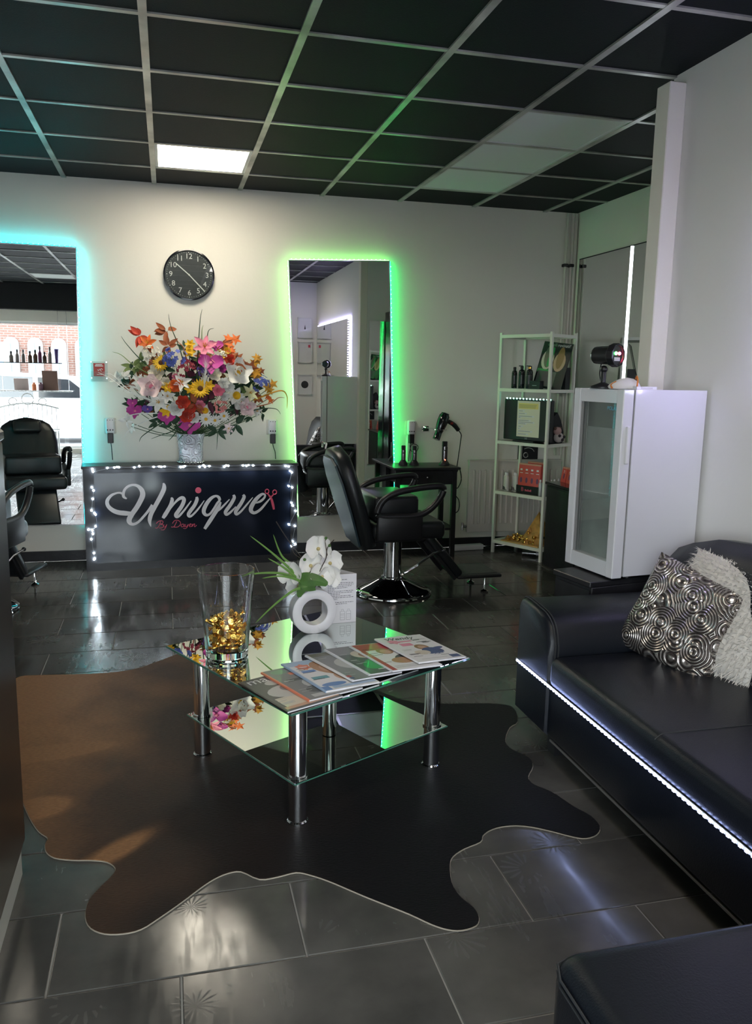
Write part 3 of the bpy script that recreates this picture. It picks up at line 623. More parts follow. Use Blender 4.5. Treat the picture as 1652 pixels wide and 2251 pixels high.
# ------------------------------------------------------------------ cowhide rug
def rug_mat():
    m = bpy.data.materials.new('cowhide'); m.use_nodes = True; nt = m.node_tree; L = nt.links.new; b = nt.nodes['Principled BSDF']
    geo = nt.nodes.new('ShaderNodeNewGeometry')
    sx = nt.nodes.new('ShaderNodeSeparateXYZ'); L(geo.outputs['Position'], sx.inputs[0])
    n = nt.nodes.new('ShaderNodeTexNoise'); n.inputs['Scale'].default_value = 2.2; n.inputs['Detail'].default_value = 6; L(geo.outputs['Position'], n.inputs['Vector'])
    # hide darkens towards the spine on the right
    a = nt.nodes.new('ShaderNodeMath'); a.operation = 'MULTIPLY_ADD'; L(sx.outputs['X'], a.inputs[0]); a.inputs[1].default_value = -.60; a.inputs[2].default_value = .30
    a2 = nt.nodes.new('ShaderNodeMath'); a2.operation = 'MULTIPLY_ADD'; L(sx.outputs['Y'], a2.inputs[0]); a2.inputs[1].default_value = .16; L(a.outputs[0], a2.inputs[2])
    a3 = nt.nodes.new('ShaderNodeMath'); a3.operation = 'MULTIPLY_ADD'; L(n.outputs['Fac'], a3.inputs[0]); a3.inputs[1].default_value = .55; 
    a4 = nt.nodes.new('ShaderNodeMath'); a4.operation = 'SUBTRACT'; L(a2.outputs[0], a4.inputs[0]); a4.inputs[1].default_value = .52
    L(a4.outputs[0], a3.inputs[2])
    r = nt.nodes.new('ShaderNodeValToRGB'); L(a3.outputs[0], r.inputs['Fac'])
    e = r.color_ramp.elements
    e[0].position = .10; e[0].color = (.003, .0026, .0028, 1); e[1].position = .86; e[1].color = (.26, .125, .052, 1)
    k = e.new(.36); k.color = (.016, .009, .006, 1); k = e.new(.6); k.color = (.062, .031, .016, 1)
    # tan belly markings of the hide
    acc = None
    for mx_, my_, ax, ay, rt in ((-.165, 2.33, .14, .045, .75), (-.43, 2.62, .09, .06, .2), (-.47, 3.02, .20, .05, .1)):
        mp_ = nt.nodes.new('ShaderNodeMapping'); mp_.vector_type = 'TEXTURE'; mp_.inputs['Location'].default_value = (mx_, my_, 0); mp_.inputs['Rotation'].default_value = (0, 0, rt); mp_.inputs['Scale'].default_value = (ax, ay, 1); L(geo.outputs['Position'], mp_.inputs['Vector'])
        ln = nt.nodes.new('ShaderNodeVectorMath'); ln.operation = 'LENGTH'; L(mp_.outputs[0], ln.inputs[0])
        mr = nt.nodes.new('ShaderNodeMapRange'); mr.inputs['From Min'].default_value = 1.5; mr.inputs['From Max'].default_value = .1; mr.interpolation_type = 'SMOOTHSTEP'; mr.inputs['To Max'].default_value = .5; L(ln.outputs['Value'], mr.inputs['Value'])
        if acc is None: acc = mr.outputs[0]
        else:
            q = nt.nodes.new('ShaderNodeMath'); q.operation = 'ADD'; L(acc, q.inputs[0]); L(mr.outputs[0], q.inputs[1]); acc = q.outputs[0]
    qa = nt.nodes.new('ShaderNodeMath'); qa.operation = 'ADD'; L(acc, qa.inputs[0]); L(a3.outputs[0], qa.inputs[1]); L(qa.outputs[0], r.inputs['Fac'])
    # hair: fine streaks
    mp = nt.nodes.new('ShaderNodeMapping'); mp.inputs['Scale'].default_value = (30, 120, 1); mp.inputs['Rotation'].default_value = (0, 0, .5); L(geo.outputs['Position'], mp.inputs['Vector'])
    h = nt.nodes.new('ShaderNodeTexNoise'); h.inputs['Scale'].default_value = 2; h.inputs['Detail'].default_value = 4; L(mp.outputs[0], h.inputs['Vector'])
    mx = nt.nodes.new('ShaderNodeMix'); mx.data_type = 'RGBA'; mx.blend_type = 'MULTIPLY'; mx.inputs['Factor'].default_value = .55
    hr = nt.nodes.new('ShaderNodeValToRGB'); hr.color_ramp.elements[0].position = .3; hr.color_ramp.elements[0].color = (.55, .55, .55, 1); hr.color_ramp.elements[1].position = .7; hr.color_ramp.elements[1].color = (1.3, 1.3, 1.3, 1)
    L(h.outputs['Fac'], hr.inputs['Fac']); L(r.outputs['Color'], mx.inputs['A']); L(hr.outputs['Color'], mx.inputs['B']); L(mx.outputs['Result'], b.inputs['Base Color'])
    b.inputs['Roughness'].default_value = .55; b.inputs['Sheen Weight'].default_value = .05; b.inputs['Sheen Roughness'].default_value = .4; b.inputs['Specular IOR Level'].default_value = .12
    bp = nt.nodes.new('ShaderNodeBump'); bp.inputs['Strength'].default_value = .35; bp.inputs['Distance'].default_value = .004; L(h.outputs['Fac'], bp.inputs['Height']); L(bp.outputs['Normal'], b.inputs['Normal'])
    return m
t = thing('cowhide_rug', 'dark brown cowhide rug with pale rim lying under the glass coffee table', 'rug', (0, 0, 0))
outline = [p for p in smooth_path([tuple(p) for p in RUG], 3, True)]
MB().prism(outline, .0065, z0=.0005).build('hide', rug_mat(), t)
s = MB()
cen = Vector((sum(p[0] for p in outline)/len(outline), sum(p[1] for p in outline)/len(outline), 0))
s.tube([(p[0], p[1], .0024) for p in outline], .0022, 5, True)
s.build('hide_rim', mat('hide_rim', (.30, .26, .21), .7), t)

# ------------------------------------------------------------------ coffee table
TC, TR = (.497, 2.768), R(27.2)
ct = thing('glass_coffee_table', 'square two-tier mirrored glass coffee table with chrome tube legs on the rug', 'coffee table', (*TC, .007), TR)
def glass_sheet(name, h, z0, z1):
    o = MB().rbox(-h, h, -h, h, z0, z1, .002, 1).build(name, M_tabletop, ct)
    e = MB(); w = .0012
    for a in ((-h-w, h+w, -h-w, -h), (-h-w, h+w, h, h+w), (-h-w, -h, -h, h), (h, h+w, -h, h)): e.box(a[0], a[1], a[2], a[3], z0+.001, z1-.001)
    e.build('glass_edge', M_glassedge, o)
glass_sheet('table_top', .3875, .405, .413)
glass_sheet('lower_shelf', .337, .148, .154)
for sx in (-1, 1):
    for sy in (-1, 1):
        x, y = sx*.298, sy*.298
        l = MB().lathe([(.029, .002), (.029, .402)], 24, Matrix.Translation((x, y, 0))).build('leg', M_chrome, ct, smooth=True)
        MB().lathe([(.034, 0), (.034, .006), (.030, .010)], 24, Matrix.Translation((x, y, 0))).build('foot_ring', M_chrome, l, smooth=True)
        for z_ in (.155, .140): MB().lathe([(.034, z_), (.034, z_+.006)], 24, Matrix.Translation((x, y, 0))).build('collar', M_chrome, l, smooth=True)
ZT = .4205

# glass vase with gold sweets
gv = thing('tall_glass_vase', 'tall clear tapered glass vase holding gold sweets on the coffee table', 'vase', (.183, 2.80, ZT))
MB().lathe([(.0, 0), (.070, 0), (.073, .004), (.0985, .305), (.0985, .309), (.094, .309), (.094, .305), (.067, .030), (.060, .024), (.0, .024)], 40, cap=False).build('glass_wall', M_glass, gv, smooth=30)
cm = MB()
cm.tube([(0, 0, -.021), (0, 0, -.012), (0, 0, -.010), (0, 0, .010), (0, 0, .012), (0, 0, .021)], 0, 8, rs=[.009, .003, .0065, .0065, .003, .009])
cand = cm.mesh('gold_sweet', M_gold, 60)
spots = []
random.seed(11)
tries = 0
while len(spots) < 104 and tries < 60000:
    tries += 1
    z = .034 + (len(spots)/104)**.9*.105 + random.uniform(-.004, .006)
    rm = .067 + (z-.03)*.098 - .021
    a = random.uniform(0, 2*PI); r = rm*math.sqrt(random.random())
    p = Vector((r*math.cos(a), r*math.sin(a), z))
    if all((p-q).length > .0165 for q in spots): spots.append(p)
for p in spots:
    o = obj('gold_sweet', cand, None, (gv.location.x+p.x, gv.location.y+p.y, ZT+p.z), (random.uniform(.9, 2.2), random.uniform(-.5, .5), random.uniform(0, 6.28)))
    tag(o, 'gold foil wrapped sweet lying in the tall glass vase', 'sweet', 'gold sweets in the glass vase')

# white ring vase with artificial orchid
rv = thing('ring_vase', 'white ceramic ring-shaped vase with flat foot on the coffee table', 'vase', (.523, 3.00, ZT), R(8))
s = MB(); n = 48; ro, ri, w = .088, .052, .026
vs = []; fs = []
sec = [(ri, -w), (ri+.004, -w-.003), (ro-.004, -w-.003), (ro, -w), (ro, w), (ro-.004, w+.003), (ri+.004, w+.003), (ri, w)]
for i in range(n):
    a = 2*PI*i/n
    for r, y in sec:
        z = r*math.sin(a)+.084; vs.append((r*math.cos(a), y, max(z, 0.0)))
m = len(sec)
for i in range(n):
    for k in range(m): fs.append((i*m+k, ((i+1) % n)*m+k, ((i+1) % n)*m+(k+1) % m, i*m+(k+1) % m))
s.add(vs, fs).build('ring_body', mat('white_ceramic', (.72, .70, .72), .35), rv, smooth=50)
oc = thing('artificial_orchid', 'artificial white orchid with grass blades stuck in the ring vase', 'artificial plant', (.523, 3.00, ZT+.165))
M_og = mat('orchid_leaf', (.07, .16, .035), .45, noise=(20, .3)); M_ow = mat('orchid_petal', (.80, .78, .74), .5); M_os = mat('orchid_stem', (.05, .035, .025), .6); M_oblade = mat('grass_blade', (.13, .27, .05), .5)
def petal_mesh(name, m, ln, wd, cup=.2, tip=1.0, base=.12, nu=5, nv=2, thick=0):
    """one petal lying along +X, curling up along +Z"""
    vs = []; fs = []
    for i in range(nu+1):
        t_ = i/nu
        ww = wd*(base+(1-base)*math.sin(PI*min(1, t_*1.0)**(.75)))*(1 if t_ < 1 else 1)
        if t_ == 1: ww = wd*(1-tip)*.5+.0005
        for j in range(-nv, nv+1):
            q = j/nv
            vs.append((ln*t_*math.cos(cup*t_), ww*q*.5*2*.5, ln*t_*math.sin(cup*t_)+abs(q)**2*wd*.12))
    k = 2*nv+1
    for i in range(nu):
        for j in range(k-1): fs.append((i*k+j, (i+1)*k+j, (i+1)*k+j+1, i*k+j+1))
    return vs, fs
def petals(mb, n, ln, wd, cup, tip=.9, base=.15, rot0=0, tilt=0, jit=0, off=0, z=0):
    for i in range(n):
        v, f = petal_mesh('', None, ln*(1+random.uniform(-jit, jit)), wd, cup, tip, base)
        M = Matrix.Translation((0, 0, z)) @ Matrix.Rotation(rot0+2*PI*i/n+random.uniform(-jit, jit)*.5, 4, 'Z') @ Matrix.Translation((off, 0, 0)) @ Matrix.Rotation(-tilt, 4, 'Y')
        mb.add(v, f, M)
    return mb
def face(dirv, roll=0):
    return (Vector(dirv).normalized().to_track_quat('Z', 'Y').to_euler())
def orchid_flower(parent, loc, dirv, s):
    o = MB()
    for a, ln, wd in ((PI/2, 1, 1.0), (PI/2+2.1, .95, .9), (PI/2-2.1, .95, .9)): petals(o, 1, ln*s, wd*s, .25, .3, .35, a)
    for a in (.15, PI-.15): petals(o, 1, 1.05*s, 1.9*s, .2, .2, .4, a, 0, 0, 0, .004)
    f_ = o.build('orchid_flower', M_ow, parent, loc, face(dirv), smooth=True)
    MB().sphere((0, -.1*s, .12*s), .17*s, 8, 6).build('flower_lip', mat('orchid_lip', (.55, .45, .2), .5), f_)
random.seed(4)
for x, z, y, d in ((.02, .165, .0, (-.1, -1, .2)), (-.01, .10, .0, (.1, -1, .2)), (.065, .105, .01, (.35, -1, .1)), (-.085, .07, .0, (-.5, -1, .1)), (.03, .06, -.02, (.1, -1, .3)), (-.05, .02, .01, (-.6, -1, -.1)), (.055, .05, -.01, (.3, -1, 0))):
    orchid_flower(oc, (x, y, z), d, .046)
for pts, r in (([(.0, 0, -.03), (.02, -.02, .07), (.045, -.03, .13), (.05, -.03, .17), (.075, -.03, .20)], .0018), ([(.0, 0, -.03), (.0, -.01, .05), (-.03, 0, .11), (-.09, 0, .19), (-.14, .0, .27)], .0016),
               ([(.05, -.03, .14), (.042, -.03, .19), (.044, -.03, .205)], .0015), ([(.02, -.02, .07), (.045, -.02, .09)], .0015), ([(-.035, 0, .12), (-.075, 0, .15), (-.085, 0, .22)], .0013)):
    MB().tube(smooth_path(pts, 4), r, 5).build('stem', M_os, oc, smooth=True)
for p in ((.044, -.03, .207), (.058, -.03, .178), (-.035, -.02, .125)): MB().sphere(p, .006, 8, 6).build('bud', M_og, oc, smooth=True)
def blade(pts, w, m, parent, name='leaf_blade'):
    P = smooth_path(pts, 5); n_ = len(P); s = MB(); vs = []; fs = []
    for i, p in enumerate(P):
        p = Vector(p); d = (Vector(P[min(i+1, n_-1)])-Vector(P[max(i-1, 0)])).normalized()
        sd = d.cross(Vector((0, -1, .3))).normalized()
        ww = w*math.sin(PI*(.15+.85*(1-i/(n_-1)))*.5) if i < n_-1 else .0003
        vs += [p-sd*ww, p+Vector((0, -ww*.4, 0)), p+sd*ww]
    for i in range(n_-1):
        for j in range(2): fs.append((i*3+j, i*3+j+1, (i+1)*3+j+1, (i+1)*3+j))
    return s.add(vs, fs).build(name, m, parent, smooth=True)
for pts in ([(-.01, 0, 0), (-.08, -.01, .08), (-.16, 0, .155), (-.235, .02, .215)], [(-.01, 0, 0), (-.07, 0, .09), (-.12, .0, .14), (-.15, .01, .22)], [(-.01, 0, 0), (-.07, -.02, .06), (-.12, -.01, .10), (-.17, 0, .13)],
            [(-.01, 0, 0), (-.1, -.03, .07), (-.2, -.04, .085), (-.275, -.03, .07)], [(-.01, 0, 0), (-.06, -.04, .05), (-.13, -.06, .075), (-.20, -.06, .07)], [(0, 0, 0), (-.07, -.05, .02), (-.15, -.06, -.03), (-.225, -.06, -.10)]):
    blade(pts, .0055, M_oblade, oc)
for pts, w in (([(-.055, -.03, .045), (-.02, -.04, .052), (.02, -.045, .045), (.05, -.045, .03)], .030), ([(-.03, -.03, .035), (-.05, -.04, .015), (-.062, -.045, -.015)], .022), ([(.0, -.03, .03), (-.03, -.04, .025), (-.055, -.045, .02)], .024)):
    blade(pts, w, M_og, oc, 'orchid_leaf')

# three-sided table card
tcd = thing('table_card', 'white three-sided info card with printed lines and two bottle drawings', 'sign', (.645, 3.105, ZT), R(4))
h = .20; s = MB()
A, B, C_ = Vector((-.072, -.02, 0)), Vector((.068, -.02, 0)), Vector((.0, .095, 0))
for p, q in ((A, B), (B, C_), (C_, A)):
    n_ = (q-p).cross(Vector((0, 0, 1))).normalized()*.0015
    s.add([p-n_, q-n_, q+n_, p+n_, p-n_+Vector((0,0,h)), q-n_+Vector((0,0,h)), q+n_+Vector((0,0,h)), p+n_+Vector((0,0,h))], [(0,3,2,1),(4,5,6,7),(0,1,5,4),(1,2,6,5),(2,3,7,6),(3,0,4,7)])
s.build('card_sheet', M_paper, tcd)
s = MB(); z = .178; yy = -.0218
rows = [(-.045, .03), None, (-.05, .055), (-.05, .056), (-.05, .05), (-.05, .03), (-.05, -.02), (-.05, .055), (-.05, .05), (-.05, .0), (-.05, .045), (-.05, .056), (-.05, -.01), None, (-.05, .056), (-.03, .03)]
for rw in rows:
    if rw:
        x = rw[0]
        while x < rw[1]:
            l = random.uniform(.004, .011); s.box(x, min(x+l, rw[1]), yy, yy+.0004, z-.0009, z+.0009); x += l+.0022
    z -= .0066
s.build('printed_text', M_ink, tcd)
for cx in (.012, .037):
    s = MB()
    for a in ((-.0095, -.0088, .012, .048), (.0088, .0095, .012, .048), (-.0095, .0095, .012, .0127), (-.0095, .0095, .0475, .048), (-.0045, -.004, .048, .056), (.004, .0045, .048, .056), (-.0045, .0045, .0555, .056), (-.008, .008, .022, .0224), (-.008, .008, .03, .0304), (-.008, .008, .036, .0368)):
        s.box(cx+a[0], cx+a[1], yy, yy+.0004, a[2], a[3])
    s.build('bottle_drawing', M_ink, tcd)
# ------------------------------------------------------------------ magazines fanned along the table edge
def ell(cx, cy, rx, ry, n=18, rot=0):
    return [(cx+rx*math.cos(2*PI*i/n)*math.cos(rot)-ry*math.sin(2*PI*i/n)*math.sin(rot), cy+rx*math.cos(2*PI*i/n)*math.sin(rot)+ry*math.sin(2*PI*i/n)*math.cos(rot)) for i in range(n)]
def rect(x0, x1, y0, y1): return [(x0, y0), (x1, y0), (x1, y1), (x0, y1)]
def star(cx, cy, r, n=6): return [(cx+r*(1 if i % 2 else .72)*math.cos(PI*i/n), cy+r*(1 if i % 2 else .72)*math.sin(PI*i/n)) for i in range(2*n)]
C = {'white': (.76, .75, .76), 'grey': (.22, .22, .22), 'dgrey': (.09, .09, .09), 'lgrey': (.5, .49, .48), 'coral': (.75, .22, .12), 'blue': (.12, .24, .52), 'lblue': (.38, .50, .66), 'tan': (.42, .22, .11), 'skin': (.55, .33, .22),
     'red': (.42, .04, .05), 'pink': (.75, .25, .38), 'green': (.03, .30, .08), 'black': (.015, .015, .015), 'olive': (.14, .13, .09), 'hair': (.30, .16, .06), 'navy': (.05, .08, .22), 'teal': (.12, .32, .36), 'cream': (.62, .55, .45), 'paleg': (.2, .3, .22)}
def cm_(c): return mat('print_'+c, C[c], .35, coat=.15)
MAGS = [
 ('grey fashion magazine with black spine, undermost of the fan', 'dgrey', 'black', [(rect(.02, .20, .03, .10), 'cream'), (ell(.10, .14, .075, .05), 'lgrey'), (ell(.12, .16, .04, .03), 'grey'), (rect(.01, .2, .012, .03), 'skin'), (ell(.09, .22, .03, .02), 'lgrey'), (ell(.15, .19, .03, .03), 'red')], [('mar', .062, .065, .258, 'white'), ('M', .045, .15, .055, 'black')]),
 ('grey magazine with coral spine lying second in the fan', 'grey', 'coral', [(ell(.05, .255, .03, .02), 'paleg'), (rect(.07, .12, .215, .235), 'coral'), (rect(.11, .13, .205, .25), 'coral'), (ell(.12, .12, .06, .05), 'lgrey'), (ell(.08, .07, .04, .03), 'dgrey'), (rect(.03, .19, .012, .035), 'lgrey'), (rect(.03, .1, .16, .18), 'dgrey')], []),
 ('pale blue magazine with blonde cover picture and red flower badge', 'white', 'lblue', [(rect(.003, .2, .24, .282), 'lblue'), (star(.05, .225, .03), 'coral'), (rect(.035, .065, .224, .227), 'white'), (rect(.038, .060, .217, .220), 'white'), (ell(.13, .19, .055, .075, 18, .4), 'tan'), (ell(.125, .185, .03, .04), 'skin'), (ell(.15, .10, .05, .05), 'skin'), (rect(.02, .07, .17, .19), 'blue'), (rect(.02, .08, .10, .125), 'teal'), (rect(.003, .03, .003, .035), 'blue'), (ell(.06, .045, .045, .016), 'blue'), (rect(.04, .2, .01, .028), 'lblue')], []),
 ('grey magazine with pale spine and red and blue spine marks', 'grey', 'white', [(rect(.003, .1, .25, .282), 'olive'), (ell(.11, .15, .07, .06), 'lgrey'), (ell(.12, .17, .03, .03), 'cream'), (ell(.12, .05, .04, .025), 'teal'), (ell(.13, .045, .02, .018), 'blue'), (rect(.003, .02, .03, .045), 'red'), (rect(.003, .02, .012, .025), 'navy')], []),
 ('dark magazine with woman and bright green print on the cover', 'dgrey', 'white', [(rect(.003, .2, .2, .282), 'grey'), (ell(.10, .19, .045, .04), 'cream'), (ell(.11, .18, .03, .028), 'hair'), (ell(.10, .09, .075, .045, 18, .5), 'green'), (ell(.13, .07, .05, .012, 18, .3), 'green'), (rect(.09, .17, .055, .06), 'white'), (rect(.06, .13, .03, .036), 'white')], []),
 ('white magazine with red header and portrait pictures', 'white', 'white', [(rect(.003, .2, .21, .282), 'red'), (rect(.003, .022, .003, .21), 'red'), (ell(.09, .19, .032, .032), 'hair'), (ell(.09, .185, .02, .022), 'skin'), (ell(.13, .11, .05, .035, 18, .4), 'black'), (ell(.10, .085, .045, .03), 'tan'), (ell(.15, .12, .015, .018), 'skin'), (rect(.03, .18, .02, .026), 'lgrey'), (rect(.03, .16, .033, .038), 'lgrey')], []),
 ('white magazine with black script title and pink badge, topmost of the fan', 'white', 'white', [(star(.045, .225, .026), 'pink'), (rect(.06, .12, .215, .228), 'pink'), (rect(.05, .1, .17, .2), 'pink'), (ell(.115, .145, .028, .03), 'hair'), (ell(.115, .142, .017, .02), 'skin'), (ell(.13, .095, .042, .04), 'navy'), (ell(.165, .12, .03, .012, 18, .3), 'navy'), (ell(.08, .09, .032, .024), 'cream'), (rect(.155, .195, .012, .04), 'navy'), (rect(.03, .14, .022, .026), 'lgrey'), (rect(.12, .19, .23, .236), 'lgrey'), (rect(.12, .19, .22, .224), 'lgrey'), (rect(.02, .06, .13, .134), 'lgrey'), (rect(.02, .055, .12, .124), 'lgrey')], [('Wendy', .042, .085, .255, 'black'), ('kreeft', .036, .125, .06, 'white')]),
]
pos = [(.318, 2.248, 25), (.392, 2.305, 24), (.452, 2.352, 21), (.552, 2.418, 23), (.616, 2.458, 20.5), (.700, 2.474, 18), (.808, 2.532, 18)]
zl = [.0008, .0075, .0125, .0150, .0155, .0155, .0160]
for i, (lab, cov, sp, prints, texts) in enumerate(MAGS):
    x, y, a = pos[i]
    W_, H_ = .205, .285
    til = math.asin((zl[i]-.0008)/W_) if i else 0
    t = thing('magazine', lab, 'magazine', (x, y, ZT+zl[i]+.0002), 0, 'magazines fanned on the coffee table')
    t.rotation_euler = (Matrix.Rotation(R(a), 3, 'Z') @ Matrix.Rotation(til, 3, 'Y')).to_euler()
    MB().box(.002, W_-.001, .001, H_-.001, .0005, .0052).build('pages', M_paper, t)
    MB().box(0, W_, 0, H_, .0052, .0057).box(0, W_, 0, H_, 0, .0005).build('cover', cm_(cov), t)
    MB().box(-.0006, .002, 0, H_, 0, .0057).box(0, .006, 0, H_, .0057, .00585).build('spine', cm_(sp), t)
    for k, (poly, c) in enumerate(prints):
        MB().add([(px, py, .00582+k*.00004) for px, py in poly], [tuple(range(len(poly)))]).build('cover_picture', cm_(c), t)
    s = MB()
    for k in range(11):
        yy_ = random.uniform(.04, .235); xx_ = random.choice((.018, .13, .15)); s.box(xx_, xx_+random.uniform(.02, .05), yy_, yy_+random.choice((.0022, .0035)), .0061, .0063)
    o = s.build('cover_small_print', cm_('black' if cov == 'white' else 'lgrey'), t); o['kind'] = 'stuff'
    for body, sz, px, py, c in texts:
        text_mesh(body, sz, cm_(c), 'cover_lettering', t, (px, py, .0064), extrude=.0001, shear=.3 if body in ('Wendy', 'kreeft') else 0)
# ------------------------------------------------------------------ sofa
sf = thing('black_leather_sofa', 'black leather sofa with LED strip along its base and two cushions', 'sofa', (1.33, 2.89, 0))
# local: x to the wall, y from the far end (0) towards the entrance (negative)
SL = 1.66
s = MB(); s.rbox(.01, .82, -SL, -.005, .085, .30, .02, 3); s.build('base', M_leather, sf, smooth=True)
def seat_cushion(y0, y1):
    s = MB(); s.rbox(-.005, .55, y0, y1, .285, .405, .035, 4); o = s.build('seat_cushion', M_leather, sf, smooth=60)
    for dx, z in ((.006, .388), (.020, .4005)):
        MB().tube([(dx, y0+.03, z), (dx, y1-.03, z)], .0022, 6).build('seam', M_stitch, o)
seat_cushion(-SL, -.285)
MB().tube([(.0, -.96, .39), (.02, -.96, .404), (.06, -.96, .4055), (.54, -.96, .4055)], .002, 6).build('seam', M_stitch, sf)
# arm with rounded inner shoulder
ap = [(0, .09), (-.285, .09), (-.285, .40), (-.28, .45), (-.255, .505), (-.21, .535), (-.15, .545), (-.04, .553), (-.01, .545), (0, .525)]
s = MB(); bm = bmesh.new()
nx = [0, .012, .03, .50, .80, .82]; vs = []
for x in nx:
    ins = .012 if x in (0, .82) else (.003 if x == .012 else 0)
    cy, cz = -.14, .3
    vs.append([bm.verts.new((x, y+(ins if y < cy else -ins), z+(ins if z < cz else -ins))) for y, z in ap])
n_ = len(ap)
for i in range(len(nx)-1):
    for k in range(n_): bm.faces.new((vs[i][k], vs[i][(k+1) % n_], vs[i+1][(k+1) % n_], vs[i+1][k]))
bm.faces.new(vs[0][::-1]); bm.faces.new(vs[-1])
bmesh.ops.recalc_face_normals(bm, faces=list(bm.faces))
s.from_bm(bm); arm = s.build('armrest', M_leather, sf, smooth=50)
for dx in (.022, .034): MB().tube([(dx, y, z) for y, z in smooth_path([(p[0]-(.002 if p[0] < -.2 else 0), p[1]+(.002 if p[1] > .5 else 0)) for p in ap[1:]], 4)], .003, 6).build('seam', M_stitch, arm)
# backrest: curved top, leaning to the wall
bp = [(.50, .30), (.56, .62), (.60, .735), (.66, .80), (.73, .795), (.78, .74), (.835, .30)]
s = MB(); bm = bmesh.new(); vs = []
ny = [(-SL, 0), (-.8, .035), (-.5, .03), (-.3, .015), (-.15, -.02), (-.06, -.05), (-.02, -.10), (.0, -.17)]
for y, dz in ny:
    vs.append([bm.verts.new((x, y, z+(dz*(z-.30)/.4))) for x, z in bp])
for i in range(len(ny)-1):
    for k in range(len(bp)): bm.faces.new((vs[i][k], vs[i][(k+1) % len(bp)], vs[i+1][(k+1) % len(bp)], vs[i+1][k]))
bm.faces.new(vs[0][::-1]); bm.faces.new(vs[-1]); bmesh.ops.recalc_face_normals(bm, faces=list(bm.faces))
s.from_bm(bm).build('backrest', M_leather, sf, smooth=60)
for x in (.05, .74):
    for y in (-.24, -SL+.1): MB().box(x, x+.06, y-.03, y+.03, 0, .086).build('foot', M_black, sf)
MB().box(.012, .016, -SL, -.30, .078, .085).build('base_piping', mat('piping_grey', (.12, .115, .11), .5), sf)
ls = thing('sofa_led_strip', 'cool white LED strip stuck along the front of the sofa base', 'light strip', (1.33, 2.89, 0))
MB().box(-.0035, -.0005, -SL, -.006, .288, .298).build('tape', M_white, ls)
s = MB(); 
for i in range(72): s.rbox(-.008, -.0036, -.018-i*.0228-.0105, -.018-i*.0228, .2885, .2975, .0015, 1)
o = s.build('led_beads', M_cool, ls); o['kind'] = 'stuff'
# ottoman in the foreground
ot = thing('black_leather_ottoman', 'black leather ottoman with double stitched edge in front of the sofa end', 'ottoman', (.625, 1.165, 0))
s = MB(); s.rbox(0, .66, -.62, 0, .07, .425, .045, 4); s.build('body', M_leather, ot, smooth=60)
for z in (.385, .398): MB().tube([(-.001, -.60, z), (-.001, -.05, z), (.013, -.013, z), (.05, .001, z), (.64, .001, z)], .0025, 6).build('seam', M_stitch, ot)
for x in (.05, .58):
    for y in (-.08, -.56): MB().box(x-.025, x+.025, y-.025, y+.025, 0, .072).build('foot', M_black, ot)

